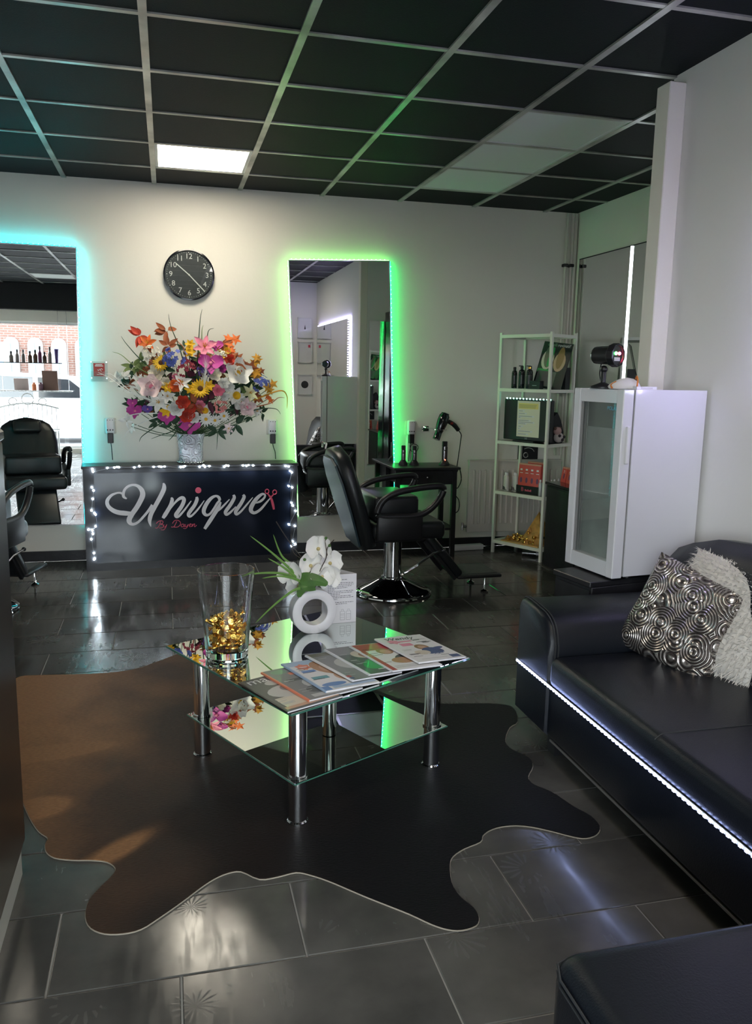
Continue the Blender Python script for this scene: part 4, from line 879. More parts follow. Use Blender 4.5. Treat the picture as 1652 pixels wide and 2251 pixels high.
# cushions
def cushion(hw, hh, th, n=14):
    vs = []; fs = []
    for side in (1, -1):
        for i in range(n+1):
            for j in range(n+1):
                u = -1+2*i/n; v = -1+2*j/n
                pin = 1-.06*(1-abs(u*v))*(abs(u)**4+abs(v)**4)/1.2
                k = (max(0, 1-u**4))**.55*(max(0, 1-v**4))**.55
                vs.append((u*hw*pin, side*th*k, v*hh*pin))
    m = (n+1)**2
    for i in range(n):
        for j in range(n):
            a = i*(n+1)+j; fs.append((a, a+1, a+n+2, a+n+1)); b = a+m; fs.append((b, b+n+1, b+n+2, b+1))
    bm = bmesh.new(); V = [bm.verts.new(p) for p in vs]
    for f in fs: bm.faces.new([V[i] for i in f])
    bmesh.ops.remove_doubles(bm, verts=list(bm.verts), dist=.0004); bmesh.ops.recalc_face_normals(bm, faces=list(bm.faces))
    return bm
def sequin_mat():
    m = bpy.data.materials.new('silver_sequin'); m.use_nodes = True; nt = m.node_tree; L = nt.links.new; b = nt.nodes['Principled BSDF']
    tc = nt.nodes.new('ShaderNodeTexCoord')
    mp = nt.nodes.new('ShaderNodeMapping'); mp.inputs['Scale'].default_value = (1, .25, 1); L(tc.outputs['Object'], mp.inputs[0])
    v = nt.nodes.new('ShaderNodeTexVoronoi'); v.inputs['Scale'].default_value = 11.5; v.inputs['Randomness'].default_value = .8; L(mp.outputs[0], v.inputs['Vector'])
    s1 = nt.nodes.new('ShaderNodeMath'); s1.operation = 'MULTIPLY'; L(v.outputs['Distance'], s1.inputs[0]); s1.inputs[1].default_value = 62
    s2 = nt.nodes.new('ShaderNodeMath'); s2.operation = 'SINE'; L(s1.outputs[0], s2.inputs[0])
    v2 = nt.nodes.new('ShaderNodeTexVoronoi'); v2.inputs['Scale'].default_value = 150; L(tc.outputs['Object'], v2.inputs['Vector'])
    nm = nt.nodes.new('ShaderNodeNormalMap'); 
    r = nt.nodes.new('ShaderNodeValToRGB'); r.color_ramp.elements[0].position = .15; r.color_ramp.elements[0].color = (.14, .115, .11, 1); r.color_ramp.elements[1].position = .85; r.color_ramp.elements[1].color = (.66, .61, .58, 1)
    ad = nt.nodes.new('ShaderNodeMath'); ad.operation = 'MULTIPLY_ADD'; L(s2.outputs[0], ad.inputs[0]); ad.inputs[1].default_value = .5; ad.inputs[2].default_value = .5
    L(ad.outputs[0], r.inputs['Fac']); L(r.outputs['Color'], b.inputs['Base Color'])
    b.inputs['Metallic'].default_value = .85; b.inputs['Roughness'].default_value = .24
    bp = nt.nodes.new('ShaderNodeBump'); bp.inputs['Strength'].default_value = .6; bp.inputs['Distance'].default_value = .005; L(s2.outputs[0], bp.inputs['Height'])
    bp2 = nt.nodes.new('ShaderNodeBump'); bp2.inputs['Strength'].default_value = .9; bp2.inputs['Distance'].default_value = .004
    sv = nt.nodes.new('ShaderNodeSeparateColor'); L(v2.outputs['Color'], sv.inputs[0]); L(sv.outputs[0], bp2.inputs['Height']); L(bp.outputs['Normal'], bp2.inputs['Normal']); L(bp2.outputs['Normal'], b.inputs['Normal'])
    return m
sq = thing('sequin_cushion', 'silver grey sequin cushion with swirl rosettes leaning on the fur cushion', 'cushion', (1.775, 2.475, .555))
sq.rotation_euler = (Matrix.Rotation(R(-64), 3, 'Z') @ Matrix.Rotation(R(-24), 3, 'X') @ Matrix.Rotation(R(13), 3, 'Y')).to_euler()
MB().from_bm(cushion(.20, .19, .055)).build('cushion_body', sequin_mat(), sq, smooth=True)
fc = thing('fur_cushion', 'white shaggy fur cushion against the sofa back', 'cushion', (1.885, 2.375, .58))
fc.rotation_euler = (Matrix.Rotation(R(-68), 3, 'Z') @ Matrix.Rotation(R(-24), 3, 'X') @ Matrix.Rotation(R(9), 3, 'Y')).to_euler()
M_fur = mat('white_fur', (.66, .62, .58), .8, sheen=.4)
bm = cushion(.22, .20, .06, 22)
bm.normal_update()
random.seed(5); s = MB()
for f in list(bm.faces):
    c0 = f.calc_center_median()
    for q in range(7):
        vv = [v.co for v in f.verts]; w0 = [random.random() for _ in vv]; tw = sum(w0)
        p = sum((v*(x/tw) for v, x in zip(vv, w0)), Vector())
        d = (f.normal+Vector((random.uniform(-.7, .7), random.uniform(-.7, .7), random.uniform(-1.0, .3)))).normalized()
        ln = random.uniform(.014, .034); sd = d.orthogonal().normalized()*.0016
        mid = p+d*ln*.55+Vector((0, 0, -.002))
        s.add([p-sd, p+sd, mid+sd*.8, mid-sd*.8, p+d*ln+Vector((0, 0, -.009))], [(0,1,2,3), (3,2,4)])
MB().from_bm(bm).build('cushion_body', M_fur, fc, smooth=True)
o = s.build('fur_pile', M_fur, fc); o['kind'] = 'stuff'

# ------------------------------------------------------------------ black reception desk at the left edge
dk = thing('reception_desk', 'tall dark glossy reception desk end with pale plinth at the entrance', 'desk', (-.415, 2.28, 0))
MB().rbox(-.55, 0, -1.35, 0, .10, 1.22, .008, 2).build('body', mat('desk_dark', (.018, .013, .010), .3, noise=(3, .4)), dk, smooth=True)
MB().box(-.52, -.012, -1.33, -.01, 0, .10).build('plinth', mat('plinth_beige', (.42, .42, .36), .4), dk)
MB().rbox(-.56, .004, -1.36, .004, 1.22, 1.25, .006, 1).build('desk_top', M_blackgloss, dk)
# ------------------------------------------------------------------ barber chairs (facing local +X)
def barber_chair(label, loc, rz, headrest):
    t = thing('barber_chair', label, 'barber chair', loc, rz, None)
    MB().lathe([(.0, .004), (.250, .004), (.252, .012), (.245, .022), (.21, .035), (.15, .062), (.10, .088), (.075, .10), (.0, .10)], 48, cap=False).build('base', mat('base_dark_chrome', (.25, .25, .26), .05, 1.0), t, smooth=50)
    MB().lathe([(.248, .002), (.256, .006), (.254, .013), (.247, .016)], 48, cap=False).build('base_rim', M_chrome, t, smooth=True)
    c = MB().lathe([(.075, .098), (.075, .108), (.058, .112), (.056, .36)], 32).build('column', M_chrome, t, smooth=40)
    MB().rbox(-.19, .2, -.12, .12, .355, .392, .008, 1).build('underframe', M_black, t)
    MB().rbox(-.20, .27, -.245, .245, .392, .505, .035, 4).build('seat', M_leather2, t, smooth=60)
    MB().rbox(-.19, .095, -.225, .225, .506, .665, .025, 3).build('booster_cushion', M_leather2, t, smooth=60)
    # backrest: padded slab with rounded top
    bm = bmesh.new(); N = 14; rows = []
    prof = [(0, .19), (.10, .225), (.25, .25), (.42, .252), (.52, .235), (.585, .20), (.625, .14), (.645, .05)]
    for hgt, hw in prof:
        row = []
        for k in range(N):
            a = 2*PI*k/N
            ca, sa = math.cos(a), math.sin(a)
            y = hw*(abs(ca)**.35)*(1 if ca >= 0 else -1)
            th = .052*(abs(sa)**.6)*(1 if sa >= 0 else -1)*(1 if hgt < .6 else .75)
            row.append(bm.verts.new((th, y, hgt)))
        rows.append(row)
    for i in range(len(rows)-1):
        for k in range(N): bm.faces.new((rows[i][k], rows[i][(k+1) % N], rows[i+1][(k+1) % N], rows[i+1][k]))
    bm.faces.new(rows[0][::-1]); bm.faces.new(rows[-1]); bmesh.ops.recalc_face_normals(bm, faces=list(bm.faces))
    MBk = Matrix.Translation((-.205, 0, .335)) @ Matrix.Rotation(R(-17.5), 4, 'Y')
    b = MB().from_bm(bm, MBk).build('backrest', M_leather2, t, smooth=60)
    sh = MB().prism([(-.17, .03), (.17, .03), (.215, .25), (.215, .45), (.17, .56), (.10, .60), (-.10, .60), (-.17, .56), (-.215, .45), (-.215, .25)], .012, MBk @ Matrix.Translation((-.062, 0, 0)) @ Matrix(((0,0,1,0),(1,0,0,0),(0,1,0,0),(0,0,0,1)))).build('back_shell', mat('back_shell_blue_black', (.022, .045, .058), .42), b)
    if headrest:
        M2 = MBk @ Matrix.Translation((.03, 0, .0))
        MB().rbox(.015, .075, -.115, .115, .50, .615, .03, 4, M2).build('headrest', M_leather2, t, smooth=60)
        MB().box(-.05, -.03, -.02, .02, .45, .66, M2).build('headrest_bar', M_chrome, t)
    else:
        MB().tube([tuple(MBk @ Vector(p)) for p in ((-.06, -.05, .66), (-.05, -.05, .69), (-.05, .05, .69), (-.06, .05, .66))], .008, 6).build('headrest_socket', M_chrome, t, smooth=True)
    # loop armrests
    path = [(-.177, .556), (-.180, .606), (-.14, .662), (-.06, .699), (.042, .719), (.16, .731), (.225, .728), (.228, .691), (.193, .634), (.135, .581), (.061, .552), (-.06, .548)]
    for sgn in (-1, 1):
        y = sgn*.275
        P = smooth_path([(x, y, z) for x, z in path], 4, True)
        a = MB().tube(P, .02, 10, True).build('armrest', M_black, t, smooth=True)
        MB().rbox(-.19, .10, y-.018, y+.018, .40, .560, .01, 2).build('arm_panel', M_black, a, smooth=60)
    # leg rest, foot plate and its feet
    P0, P1 = Vector((.165, 0, .425)), Vector((.415, 0, .125))
    d = (P1-P0); L = d.length
    Ml = Matrix.Translation(P0) @ Matrix.Rotation(math.atan2(-d.z, d.x), 4, 'Y')
    MB().rbox(0, L, -.16, .16, -.028, .028, .02, 3, Ml).build('leg_rest', M_leather2, t, smooth=60)
    for y in (-.13, .13): MB().box(.05, L, y-.01, y+.01, -.05, -.028, Ml).build('leg_rest_frame', M_black, t)
    fp = MB().rbox(.39, .70, -.17, .17, .105, .128, .01, 2).build('foot_plate', M_black, t, smooth=60)
    MB().box(.43, .68, -.13, .13, .128, .131).build('foot_mat', mat('rubber_grey', (.05, .055, .055), .7, bump=(80, .3)), fp)
    for y in (-.12, .12):
        MB().lathe([(.024, 0), (.026, .006), (.012, .014), (.008, .018), (.008, .105)], 16, Matrix.Translation((.60, y, 0.002))).build('glide_foot', M_chrome, t, smooth=50)
    MB().tube([(.05, -.03, .12), (.14, -.10, .20), (.22, -.16, .285), (.27, -.20, .31)], .008, 8).build('pump_lever', M_chrome, t, smooth=True)
    MB().sphere((.275, -.20, .312), .014, 8, 6).build('lever_knob', M_black, t, smooth=True)
    return t
barber_chair('black leather barber chair on chrome pedestal beside the green lit mirror', (1.395, 4.99, 0), R(1.5), False)
barber_chair('black leather barber chair with headrest facing the cyan lit mirror', (-1.13, 5.02, 0), R(76), True)

# ------------------------------------------------------------------ small black side table
st = thing('black_side_table', 'small black wooden side table with drawer and lower shelf holding clippers', 'table', (1.66, 5.90, 0))
MB().rbox(-.02, .51, -.02, .345, .690, .708, .003, 1).build('table_top', M_blackwood, st)
for x in (.0, .455):
    for y in (.005, .30): MB().box(x, x+.035, y, y+.035, 0, .69).build('leg', M_blackwood, st)
MB().box(.035, .455, .01, .33, .575, .69).build('apron', M_blackwood, st)
dr = MB().box(.045, .445, -.001, .012, .585, .68).build('drawer', M_blackwood, st)
MB().sphere((.245, -.008, .632), .009, 8, 6).build('knob', M_steel, dr, smooth=True)
MB().box(.0, .49, .01, .33, .215, .232).build('lower_shelf', M_blackwood, st)
def clipper(x, y, h, w, label):
    t = thing('hair_clipper', label, 'hair clipper', (x, y, .7085), R(-5), 'clippers on the side table')
    MB().lathe([(w*1.9, 0), (w*1.9, .012), (w*1.3, .03), (w*.9, .042)], 20, Matrix.Scale(.75, 4, (0, 1, 0))).build('charging_stand', M_black, t, smooth=50)
    b = MB().lathe([(w*.72, .02), (w*.8, .05), (w*.75, h*.55), (w*.72, h*.78)], 16, Matrix.Scale(.8, 4, (0, 1, 0))).build('body', M_steel, t, smooth=50)
    MB().rbox(-w*.85, w*.85, -w*.5, w*.6, h*.78, h, .004, 2).build('blade_head', M_black, t)
    MB().sphere((0, -w*.62, h*.62), w*.28, 8, 6, (1, .4, 1)).build('switch', M_black, b, smooth=True)
    MB().box(-w*.8, -w*.45, -w*.65, w*.5, .03, h*.78).box(w*.5, w*.85, -w*.6, w*.5, .03, h*.78).build('side_grip', M_black, b)
clipper(1.765, 6.08, .152, .019, 'slim silver hair clipper on stand closest to the green mirror')
clipper(1.848, 6.06, .150, .020, 'silver hair clipper in its charging stand below the wall plug')
clipper(2.085, 6.03, .188, .023, 'largest silver hair clipper in its stand with red charge light')
MB().sphere((0, -.03, .045), .004, 6, 4).build('charge_light', led('charge_red', (1, .12, .05), 4), bpy.data.objects['hair_clipper.002'])

# ------------------------------------------------------------------ wall things on the back wall
ck = thing('wall_clock', 'round black wall clock with white numerals showing ten twenty-two', 'clock', (.172, YB, 2.085))
MX = Matrix.Rotation(R(90), 4, 'X')       # lathe axis -> into the room (-y)
MB().lathe([(.178, 0), (.18, .004), (.18, .034), (.170, .036), (.170, .024), (0, .024)], 64, MX, cap=False).build('case', M_blackgloss, ck, smooth=50)
M_face = mat('clock_face', (.045, .047, .05), .5); M_num = mat('clock_white', (.85, .84, .80), .5)
MB().lathe([(.170, .0235), (.170, .0245)], 64, MX).build('face', M_face, ck)
MB().lathe([(.171, .0325), (.171, .0345)], 64, MX).build('glass_cover', thin_glass('clock_glass'), ck)
for h in range(1, 13):
    a = R(90-30*h)
    text_mesh(str(h), .052, M_num, 'numeral', ck, (.128*math.cos(a), -.0258, .128*math.sin(a)), (R(90), 0, 0), extrude=.0004)
s = MB()
for i in range(60):
    a = R(6*i); r = .0034 if i % 5 == 0 else .0018
    s.lathe([(r, 0), (r, .0008)], 8, Matrix.Translation((.156*math.cos(a), -.0246, .156*math.sin(a))) @ MX)
s.build('minute_dots', M_num, ck)
def hand(nm, ang, ln, w, y):
    a = R(90-ang); d = Vector((math.cos(a), 0, math.sin(a))); n_ = Vector((-d.z, 0, d.x))*w/2
    MB().add([-n_, n_, d*ln+n_, d*ln-n_, -n_+Vector((0, -.001, 0)), n_+Vector((0, -.001, 0)), d*ln+n_+Vector((0, -.001, 0)), d*ln-n_+Vector((0, -.001, 0))], [(0,1,2,3), (7,6,5,4), (0,4,5,1), (1,5,6,2), (2,6,7,3), (3,7,4,0)]).build(nm, M_num, ck, (0, y, 0))
hand('hour_hand', 310, .118, .007, -.0265); hand('minute_hand', 136, .158, .007, -.0285)
MB().lathe([(.006, .024), (.006, .031)], 12, MX).build('hand_pin', M_num, ck)

br = thing('leaflet_holder', 'clear acrylic wall holder with a small red leaflet', 'leaflet holder', (-.473, YB, 1.385))
MB().box(-.06, .06, -.006, -.003, -.07, .07).build('back_plate', thin_glass('acrylic', (.90, .95, .95)), br)
MB().box(-.06, .06, -.022, -.019, -.07, .0).box(-.06, .06, -.022, -.003, -.073, -.07).build('front_pocket', bpy.data.materials['acrylic'], br)
for x in (-.052, .052):
    for z in (-.048, .066): MB().lathe([(.005, 0), (.005, .01)], 10, Matrix.Translation((x, 0, z)) @ MX).build('screw', M_steel, br)
MB().box(-.037, .040, -.014, -.011, -.035, .058).build('red_leaflet', mat('leaflet_red', (.42, .035, .025), .5), br)
s = MB(); s.box(-.022, .024, -.0152, -.0142, .046, .051); s.box(-.026, .03, -.0152, -.0142, .036, .041)
s.tube([(-.01, -.0148, .012), (-.002, -.0148, .004), (.004, -.0148, .018), (.010, -.0148, .008), (.014, -.0148, .02)], .0018, 5); s.tube([(.018+.007*math.cos(a*.6), -.0148, .01+.009*math.sin(a*.6)) for a in range(9)], .0015, 5)
s.box(-.015, .02, -.0152, -.0142, -.024, -.021)
s.build('white_print', M_num, br)

def plug(x, z, label, cord):
    t = thing('wall_plug_adapter', label, 'plug adapter', (x, YB, z), 0, None)
    MB().rbox(-.045, .04, -.012, 0, -.06, .055, .006, 2).build('wall_socket', M_cream, t, smooth=True)
    ad = MB().rbox(-.032, .032, -.052, -.012, -.058, .058, .014, 3).build('adapter_body', M_white, t, smooth=60)
    s = MB()
    for i in (-1, 0, 1):
        s.lathe([(.0055, 0), (.0055, .001)], 10, Matrix.Translation((i*.018, -.052, -.03)) @ MX); s.lathe([(.003, 0), (.003, .001)], 8, Matrix.Translation((i*.018, -.0515, .042)) @ MX)
    s.build('socket_holes', M_black, ad)
    MB().rbox(-.02, .02, -.06, -.018, -.125, -.052, .004, 2).build('charger', M_black, t)
    P = smooth_path([(0, -.03, -.12)]+cord, 5)
    MB().tube(P, .0032, 6).build('cable', M_black, t, smooth=True)
plug(-.408, .997, 'white plug adapter with black charger between the cyan mirror and the flowers', [(0.005, -.03, -.18), (.008, -.03, -.25)])
plug(.772, .990, 'white plug adapter with black charger beside the green mirror and flowers', [(.006, -.035, -.155), (.018, -.035, -.19), (.022, -.035, -.245)])
plug(1.874, .988, 'white plug adapter above the clipper table with looped black cable', [(-.01, -.04, -.145), (.0, -.045, -.185), (.04, -.05, -.19), (.055, -.05, -.15), (.025, -.05, -.13), (.0, -.04, -.14), (-.01, -.03, -.2), (-.015, -.03, -.27)])
MB().box(-.022, .0, -.012, 0, -.27, -.06).build('cable_duct', M_white, bpy.data.objects['wall_plug_adapter.002'])

hd = thing('hair_dryer', 'black hair dryer hanging in a chrome wall holder with cable hanging down', 'hair dryer', (2.09, YB-.16, 1.02))
# barrel points down left, handle to the lower right
B0, B1 = Vector((.018, 0, .075)), Vector((-.055, -.02, -.115))
db = (B1-B0); Mb = Matrix.Translation(B0) @ db.to_track_quat('Z', 'Y').to_matrix().to_4x4()
bl = MB().lathe([(.0, -.012), (.030, -.010), (.042, .008), (.044, .05), (.040, .09), (.032, .13), (.027, .15), (.029, .152), (.029, .205), (.024, .205), (.0, .20)], 24, Mb, cap=False).build('barrel', M_blackgloss, hd, smooth=50)
MB().lathe([(.034, -.014), (.034, -.011), (0, -.0115)], 20, Mb, cap=False).build('rear_grille', M_steel, bl)
MB().tube(smooth_path([(.02, 0, .035), (.06, 0, .02), (.10, 0, -.005), (.135, 0, -.045)], 4), 0, 10, rs=[.016, .016, .017, .017, .018, .018, .018, .018, .019, .018, .017, .017, .016][:13]).build('handle', M_black, hd, smooth=True)
MB().box(.062, .082, -.02, -.014, .003, .02).build('switch', mat('switch_red', (.3, .03, .02), .4), hd)
MB().tube(smooth_path([(.135, 0, -.045), (.158, 0, -.075), (.165, .02, -.12), (.16, .06, -.30), (.15, .08, -.45), (.17, .08, -.52), (.20, .07, -.45), (.18, .07, -.36), (.15, .07, -.42), (.145, .08, -.55), (.19, .08, -.62), (.185, .07, -.70), (.13, .07, -.74), (.12, .08, -.80), (.14, .09, -.98)], 5), .004, 6).build('cable', M_black, hd, smooth=True)
ho = thing('dryer_holder', 'chrome spiral hair dryer holder screwed to the back wall', 'holder', (2.0, YB, .985))
MB().rbox(-.03, .03, -.006, 0, -.03, .012, .002, 1).build('wall_plate', M_chrome, ho)
MB().tube(smooth_path([(0, -.004, 0), (.03, -.05, 0), (.05, -.10, -.003)]+[(.07+.05*math.cos(PI-.2*k), -.162-.05*math.sin(PI-.2*k)*1.0, -.004) for k in range(0, 33, 3)], 3), .004, 6).build('wire_ring', M_chrome, ho, smooth=True)

# radiator, pipes
rd = thing('panel_radiator', 'cream ribbed panel radiator on the back wall behind the white shelf', 'radiator', (2.36, YB-.015, .13))
MB().rbox(0, .82, -.062, -.03, 0, .59, .006, 2).build('panel', M_cream, rd, smooth=60)
MB().box(0, .82, -.068, -.02, .585, .598).build('top_grille', M_cream, rd)
rib = MB().rbox(-.010, .010, -.076, -.058, .07, .52, .006, 2).mesh('rib', M_cream)
for i in range(16): obj('rib', rib, rd, (.045+i*.0487, 0, 0))
for x in (.1, .72): MB().box(x-.015, x+.015, -.03, 0, .1, .5).build('bracket', M_cream, rd)
MB().cyl((-.03, -.045, .05), (.0, -.045, .05), .012, 10).cyl((-.035, -.045, .02), (-.035, -.045, .08), .01, 10).build('valve', M_steel, rd, smooth=True)
for x, r, lab in ((3.135, .011, 'thin pale heating pipe in the corner, apart from the thick pipe'), (3.185, .011, 'thin pale heating pipe in the corner right beside the thick pipe'), (3.213, .016, 'thick pale heating pipe in the corner behind the white shelf')):
    t = thing('heating_pipe', lab, 'pipe', (x, YB-.03 if r < .015 else YB-.024, 0))
    MB().cyl((0, 0, .76 if r < .015 else 0.0), (0, 0, ZC-.002), r, 12).build('pipe_tube', M_cream, t, smooth=True)
    if r < .015:
        for z in (2.295, 1.285): MB().rbox(-.02, .02, -.018, .03, z-.012, z+.012, .004, 1).build('clamp', M_black, t)
# ------------------------------------------------------------------ shop sign counter with lettering and fairy lights
SG = R(3.78)
sg = thing('shop_sign_counter', 'low black counter front with white script shop name and pink scissors', 'sign', (-.575, 5.885, 0), SG)
SW, SH, SD = 1.50, .742, .20
MB().box(.0, SW, .012, SD, 0, SH-.02).build('counter_body', M_blackwood, sg)
MB().rbox(-.01, SW+.01, -.012, SD+.02, SH-.02, SH, .003, 1).build('counter_top', M_blackwood, sg)
s = MB()
s.box(0, .07, 0, .012, 0, SH-.02); s.box(SW-.05, SW, 0, .012, 0, SH-.02); s.box(.07, SW-.05, 0, .012, 0, .055); s.box(.07, SW-.05, 0, .012, SH-.05, SH-.02)
s.build('frame', M_blackwood, sg)
pn = MB().box(.07, SW-.05, .004, .012, .055, SH-.05).build('sign_panel', M_navy, sg)
def ribbon(pts, z):
    P = smooth_path(pts, 6); L_ = []; R_ = []
    for i, p in enumerate(P):
        a = P[max(i-1, 0)]; b = P[min(i+1, len(P)-1)]
        dx, dy = b[0]-a[0], b[1]-a[1]; l = math.hypot(dx, dy) or 1
        nx, ny = -dy/l*p[2]/2, dx/l*p[2]/2
        L_.append((p[0]+nx, z, p[1]+ny)); R_.append((p[0]-nx, z, p[1]-ny))
    n_ = len(P)
    return L_+R_, [(i, n_+i, n_+i+1, i+1) for i in range(n_-1)]
kz = 0
for ch, strokes in LETTERS:
    s = MB()
    for st_ in strokes:
        v, f = ribbon(st_, .0015-kz*.00015); kz += 1; s.add(v, f)
        v2 = [(x, .004, z) for x, y, z in v]; n_ = len(v)//2
        s.add(v+v2, [(i, i+1, 2*n_+i+1, 2*n_+i) for i in range(n_-1)]+[(n_+i+1, n_+i, 3*n_+i, 3*n_+i+1) for i in range(n_-1)])
    s.build('letter', M_letter, sg)
MB().lathe([(.0215, 0), (.0215, .003)], 24, Matrix.Translation((.776, .0035, .556)) @ Matrix.Rotation(R(90), 4, 'X')).build('letter_dot', M_pink, sg)
s = MB()
for cx, cz in ((1.273, .535), (1.33, .528)): s.tube([(cx+.014*math.cos(a*PI/10), .0015, cz+.016*math.sin(a*PI/10)) for a in range(20)], .0035, 6, True)
for st_ in ([(1.278,.518,.0081),(1.303,.482,.0161),(1.317,.434,.0188),(1.324,.398,.0134)], [(1.322,.512,.0081),(1.301,.49,.0117)]):
    v, f = ribbon(st_, .0004); s.add(v, f)
s.build('scissors_emblem', M_pink, sg)
for ch, strokes in BY:
    s = MB()
    for st_ in strokes:
        P = smooth_path(st_, 4); s.tube([(x, .0025, z) for x, z in P], .0021, 5)
    s.build('small_letter', M_pink, sg)
# fairy light string
fl = thing('fairy_light_string', 'string of white star-like fairy lights draped round the black counter', 'fairy lights', (-.575, 5.885, 0), SG)
bm_ = MB().sphere((0, 0, 0), .0062, 8, 6).mesh('bulb', M_fairy)
random.seed(3)
for u, v in FAIRY: obj('bulb', bm_, fl, (u, -.022 if v > .69 else -.010, v))
top = sorted([p for p in FAIRY if p[1] > .69]); lf = sorted([p for p in FAIRY if p[1] <= .69 and p[0] < .5], key=lambda p: p[1]); rt = sorted([p for p in FAIRY if p[1] <= .69 and p[0] > .5], key=lambda p: p[1])
M_wire = mat('clear_wire', (.35, .36, .38), .3)
for grp, yy in ((top, -.023), (lf, -.011), (rt, -.011)):
    MB().tube(smooth_path([(u+random.uniform(-.004, .004), yy, v+random.uniform(-.005, .005)) for u, v in grp], 4), .0014, 5).build('wire', M_wire, fl)
# crystal vase
vs_ = thing('crystal_vase', 'pressed crystal glass vase with scroll relief on the black counter', 'vase', (.155, 6.05, SH+.0005))
def scroll_glass():
    m = bpy.data.materials.new('crystal_relief'); m.use_nodes = True; nt = m.node_tree; L = nt.links.new; b = nt.nodes['Principled BSDF']
    tc = nt.nodes.new('ShaderNodeTexCoord'); v = nt.nodes.new('ShaderNodeTexVoronoi'); v.inputs['Scale'].default_value = 16; L(tc.outputs['Object'], v.inputs['Vector'])
    m1 = nt.nodes.new('ShaderNodeMath'); m1.operation = 'MULTIPLY'; m1.inputs[1].default_value = 26; L(v.outputs['Distance'], m1.inputs[0]); m2 = nt.nodes.new('ShaderNodeMath'); m2.operation = 'SINE'; L(m1.outputs[0], m2.inputs[0])
    bp = nt.nodes.new('ShaderNodeBump'); bp.inputs['Strength'].default_value = 1.0; bp.inputs['Distance'].default_value = .006; L(m2.outputs[0], bp.inputs['Height']); L(bp.outputs['Normal'], b.inputs['Normal'])
    b.inputs['Base Color'].default_value = (.62, .62, .66, 1); b.inputs['Roughness'].default_value = .12; b.inputs['Transmission Weight'].default_value = .25; b.inputs['Coat Weight'].default_value = .6
    return m
MB().lathe([(.0, 0), (.082, 0), (.086, .02), (.088, .11), (.090, .16), (.100, .20), (.106, .215), (.102, .215), (.082, .16), (.08, .02), (0, .018)], 36, cap=False).build('vase_body', scroll_glass(), vs_, smooth=40)
s = MB()
for i in range(24): s.sphere((.090*math.cos(i*PI/12), .090*math.sin(i*PI/12), .009), .009, 8, 5)
s.build('bead_trim', M_chrome, vs_, smooth=True)
# ------------------------------------------------------------------ big artificial bouquet
PAL = {'y': (.82, .46, .02), 'o': (.72, .16, .03), 'p': (.80, .24, .34), 'w': (.80, .78, .70), 'pw': (.82, .60, .60), 'yw': (.80, .76, .62), 'r': (.58, .06, .03), 'c': (.80, .70, .58), 'm': (.46, .05, .28), 'b': (.13, .17, .50), 'v': (.12, .06, .30),
       'dr': (.34, .04, .07), 'cy': (.75, .72, .42), 's': (.75, .28, .26), 'br': (.30, .08, .025), 'g': (.50, .24, .02), 'd': (.018, .05, .022), 'l': (.16, .22, .07), 'pu': (.08, .01, .03)}
def pm_(c): return mat('petal_'+c, tuple(min(.86, v*1.15) for v in PAL[c]), .6, noise=(25, .18), sheen=.1)
M_center = mat('flower_centre_brown', (.09, .035, .01), .8); M_yc = mat('flower_centre_yellow', (.75, .42, .03), .6); M_stemg = mat('stem_green', (.04, .09, .03), .6)
bq = thing('flower_bouquet', 'huge colourful artificial flower bouquet with lilies, gerberas and grasses in the crystal vase', 'bouquet', (0, 0, 0))
CB = Vector((.17, 6.05, 1.13))
random.seed(21)
def place(x, z):
    rr = ((x-.19)/.62)**2+((z-1.33)/.42)**2
    return max(5.80, min(6.20, 5.87+.20*min(1.3, rr)+random.uniform(-.02, .02)))
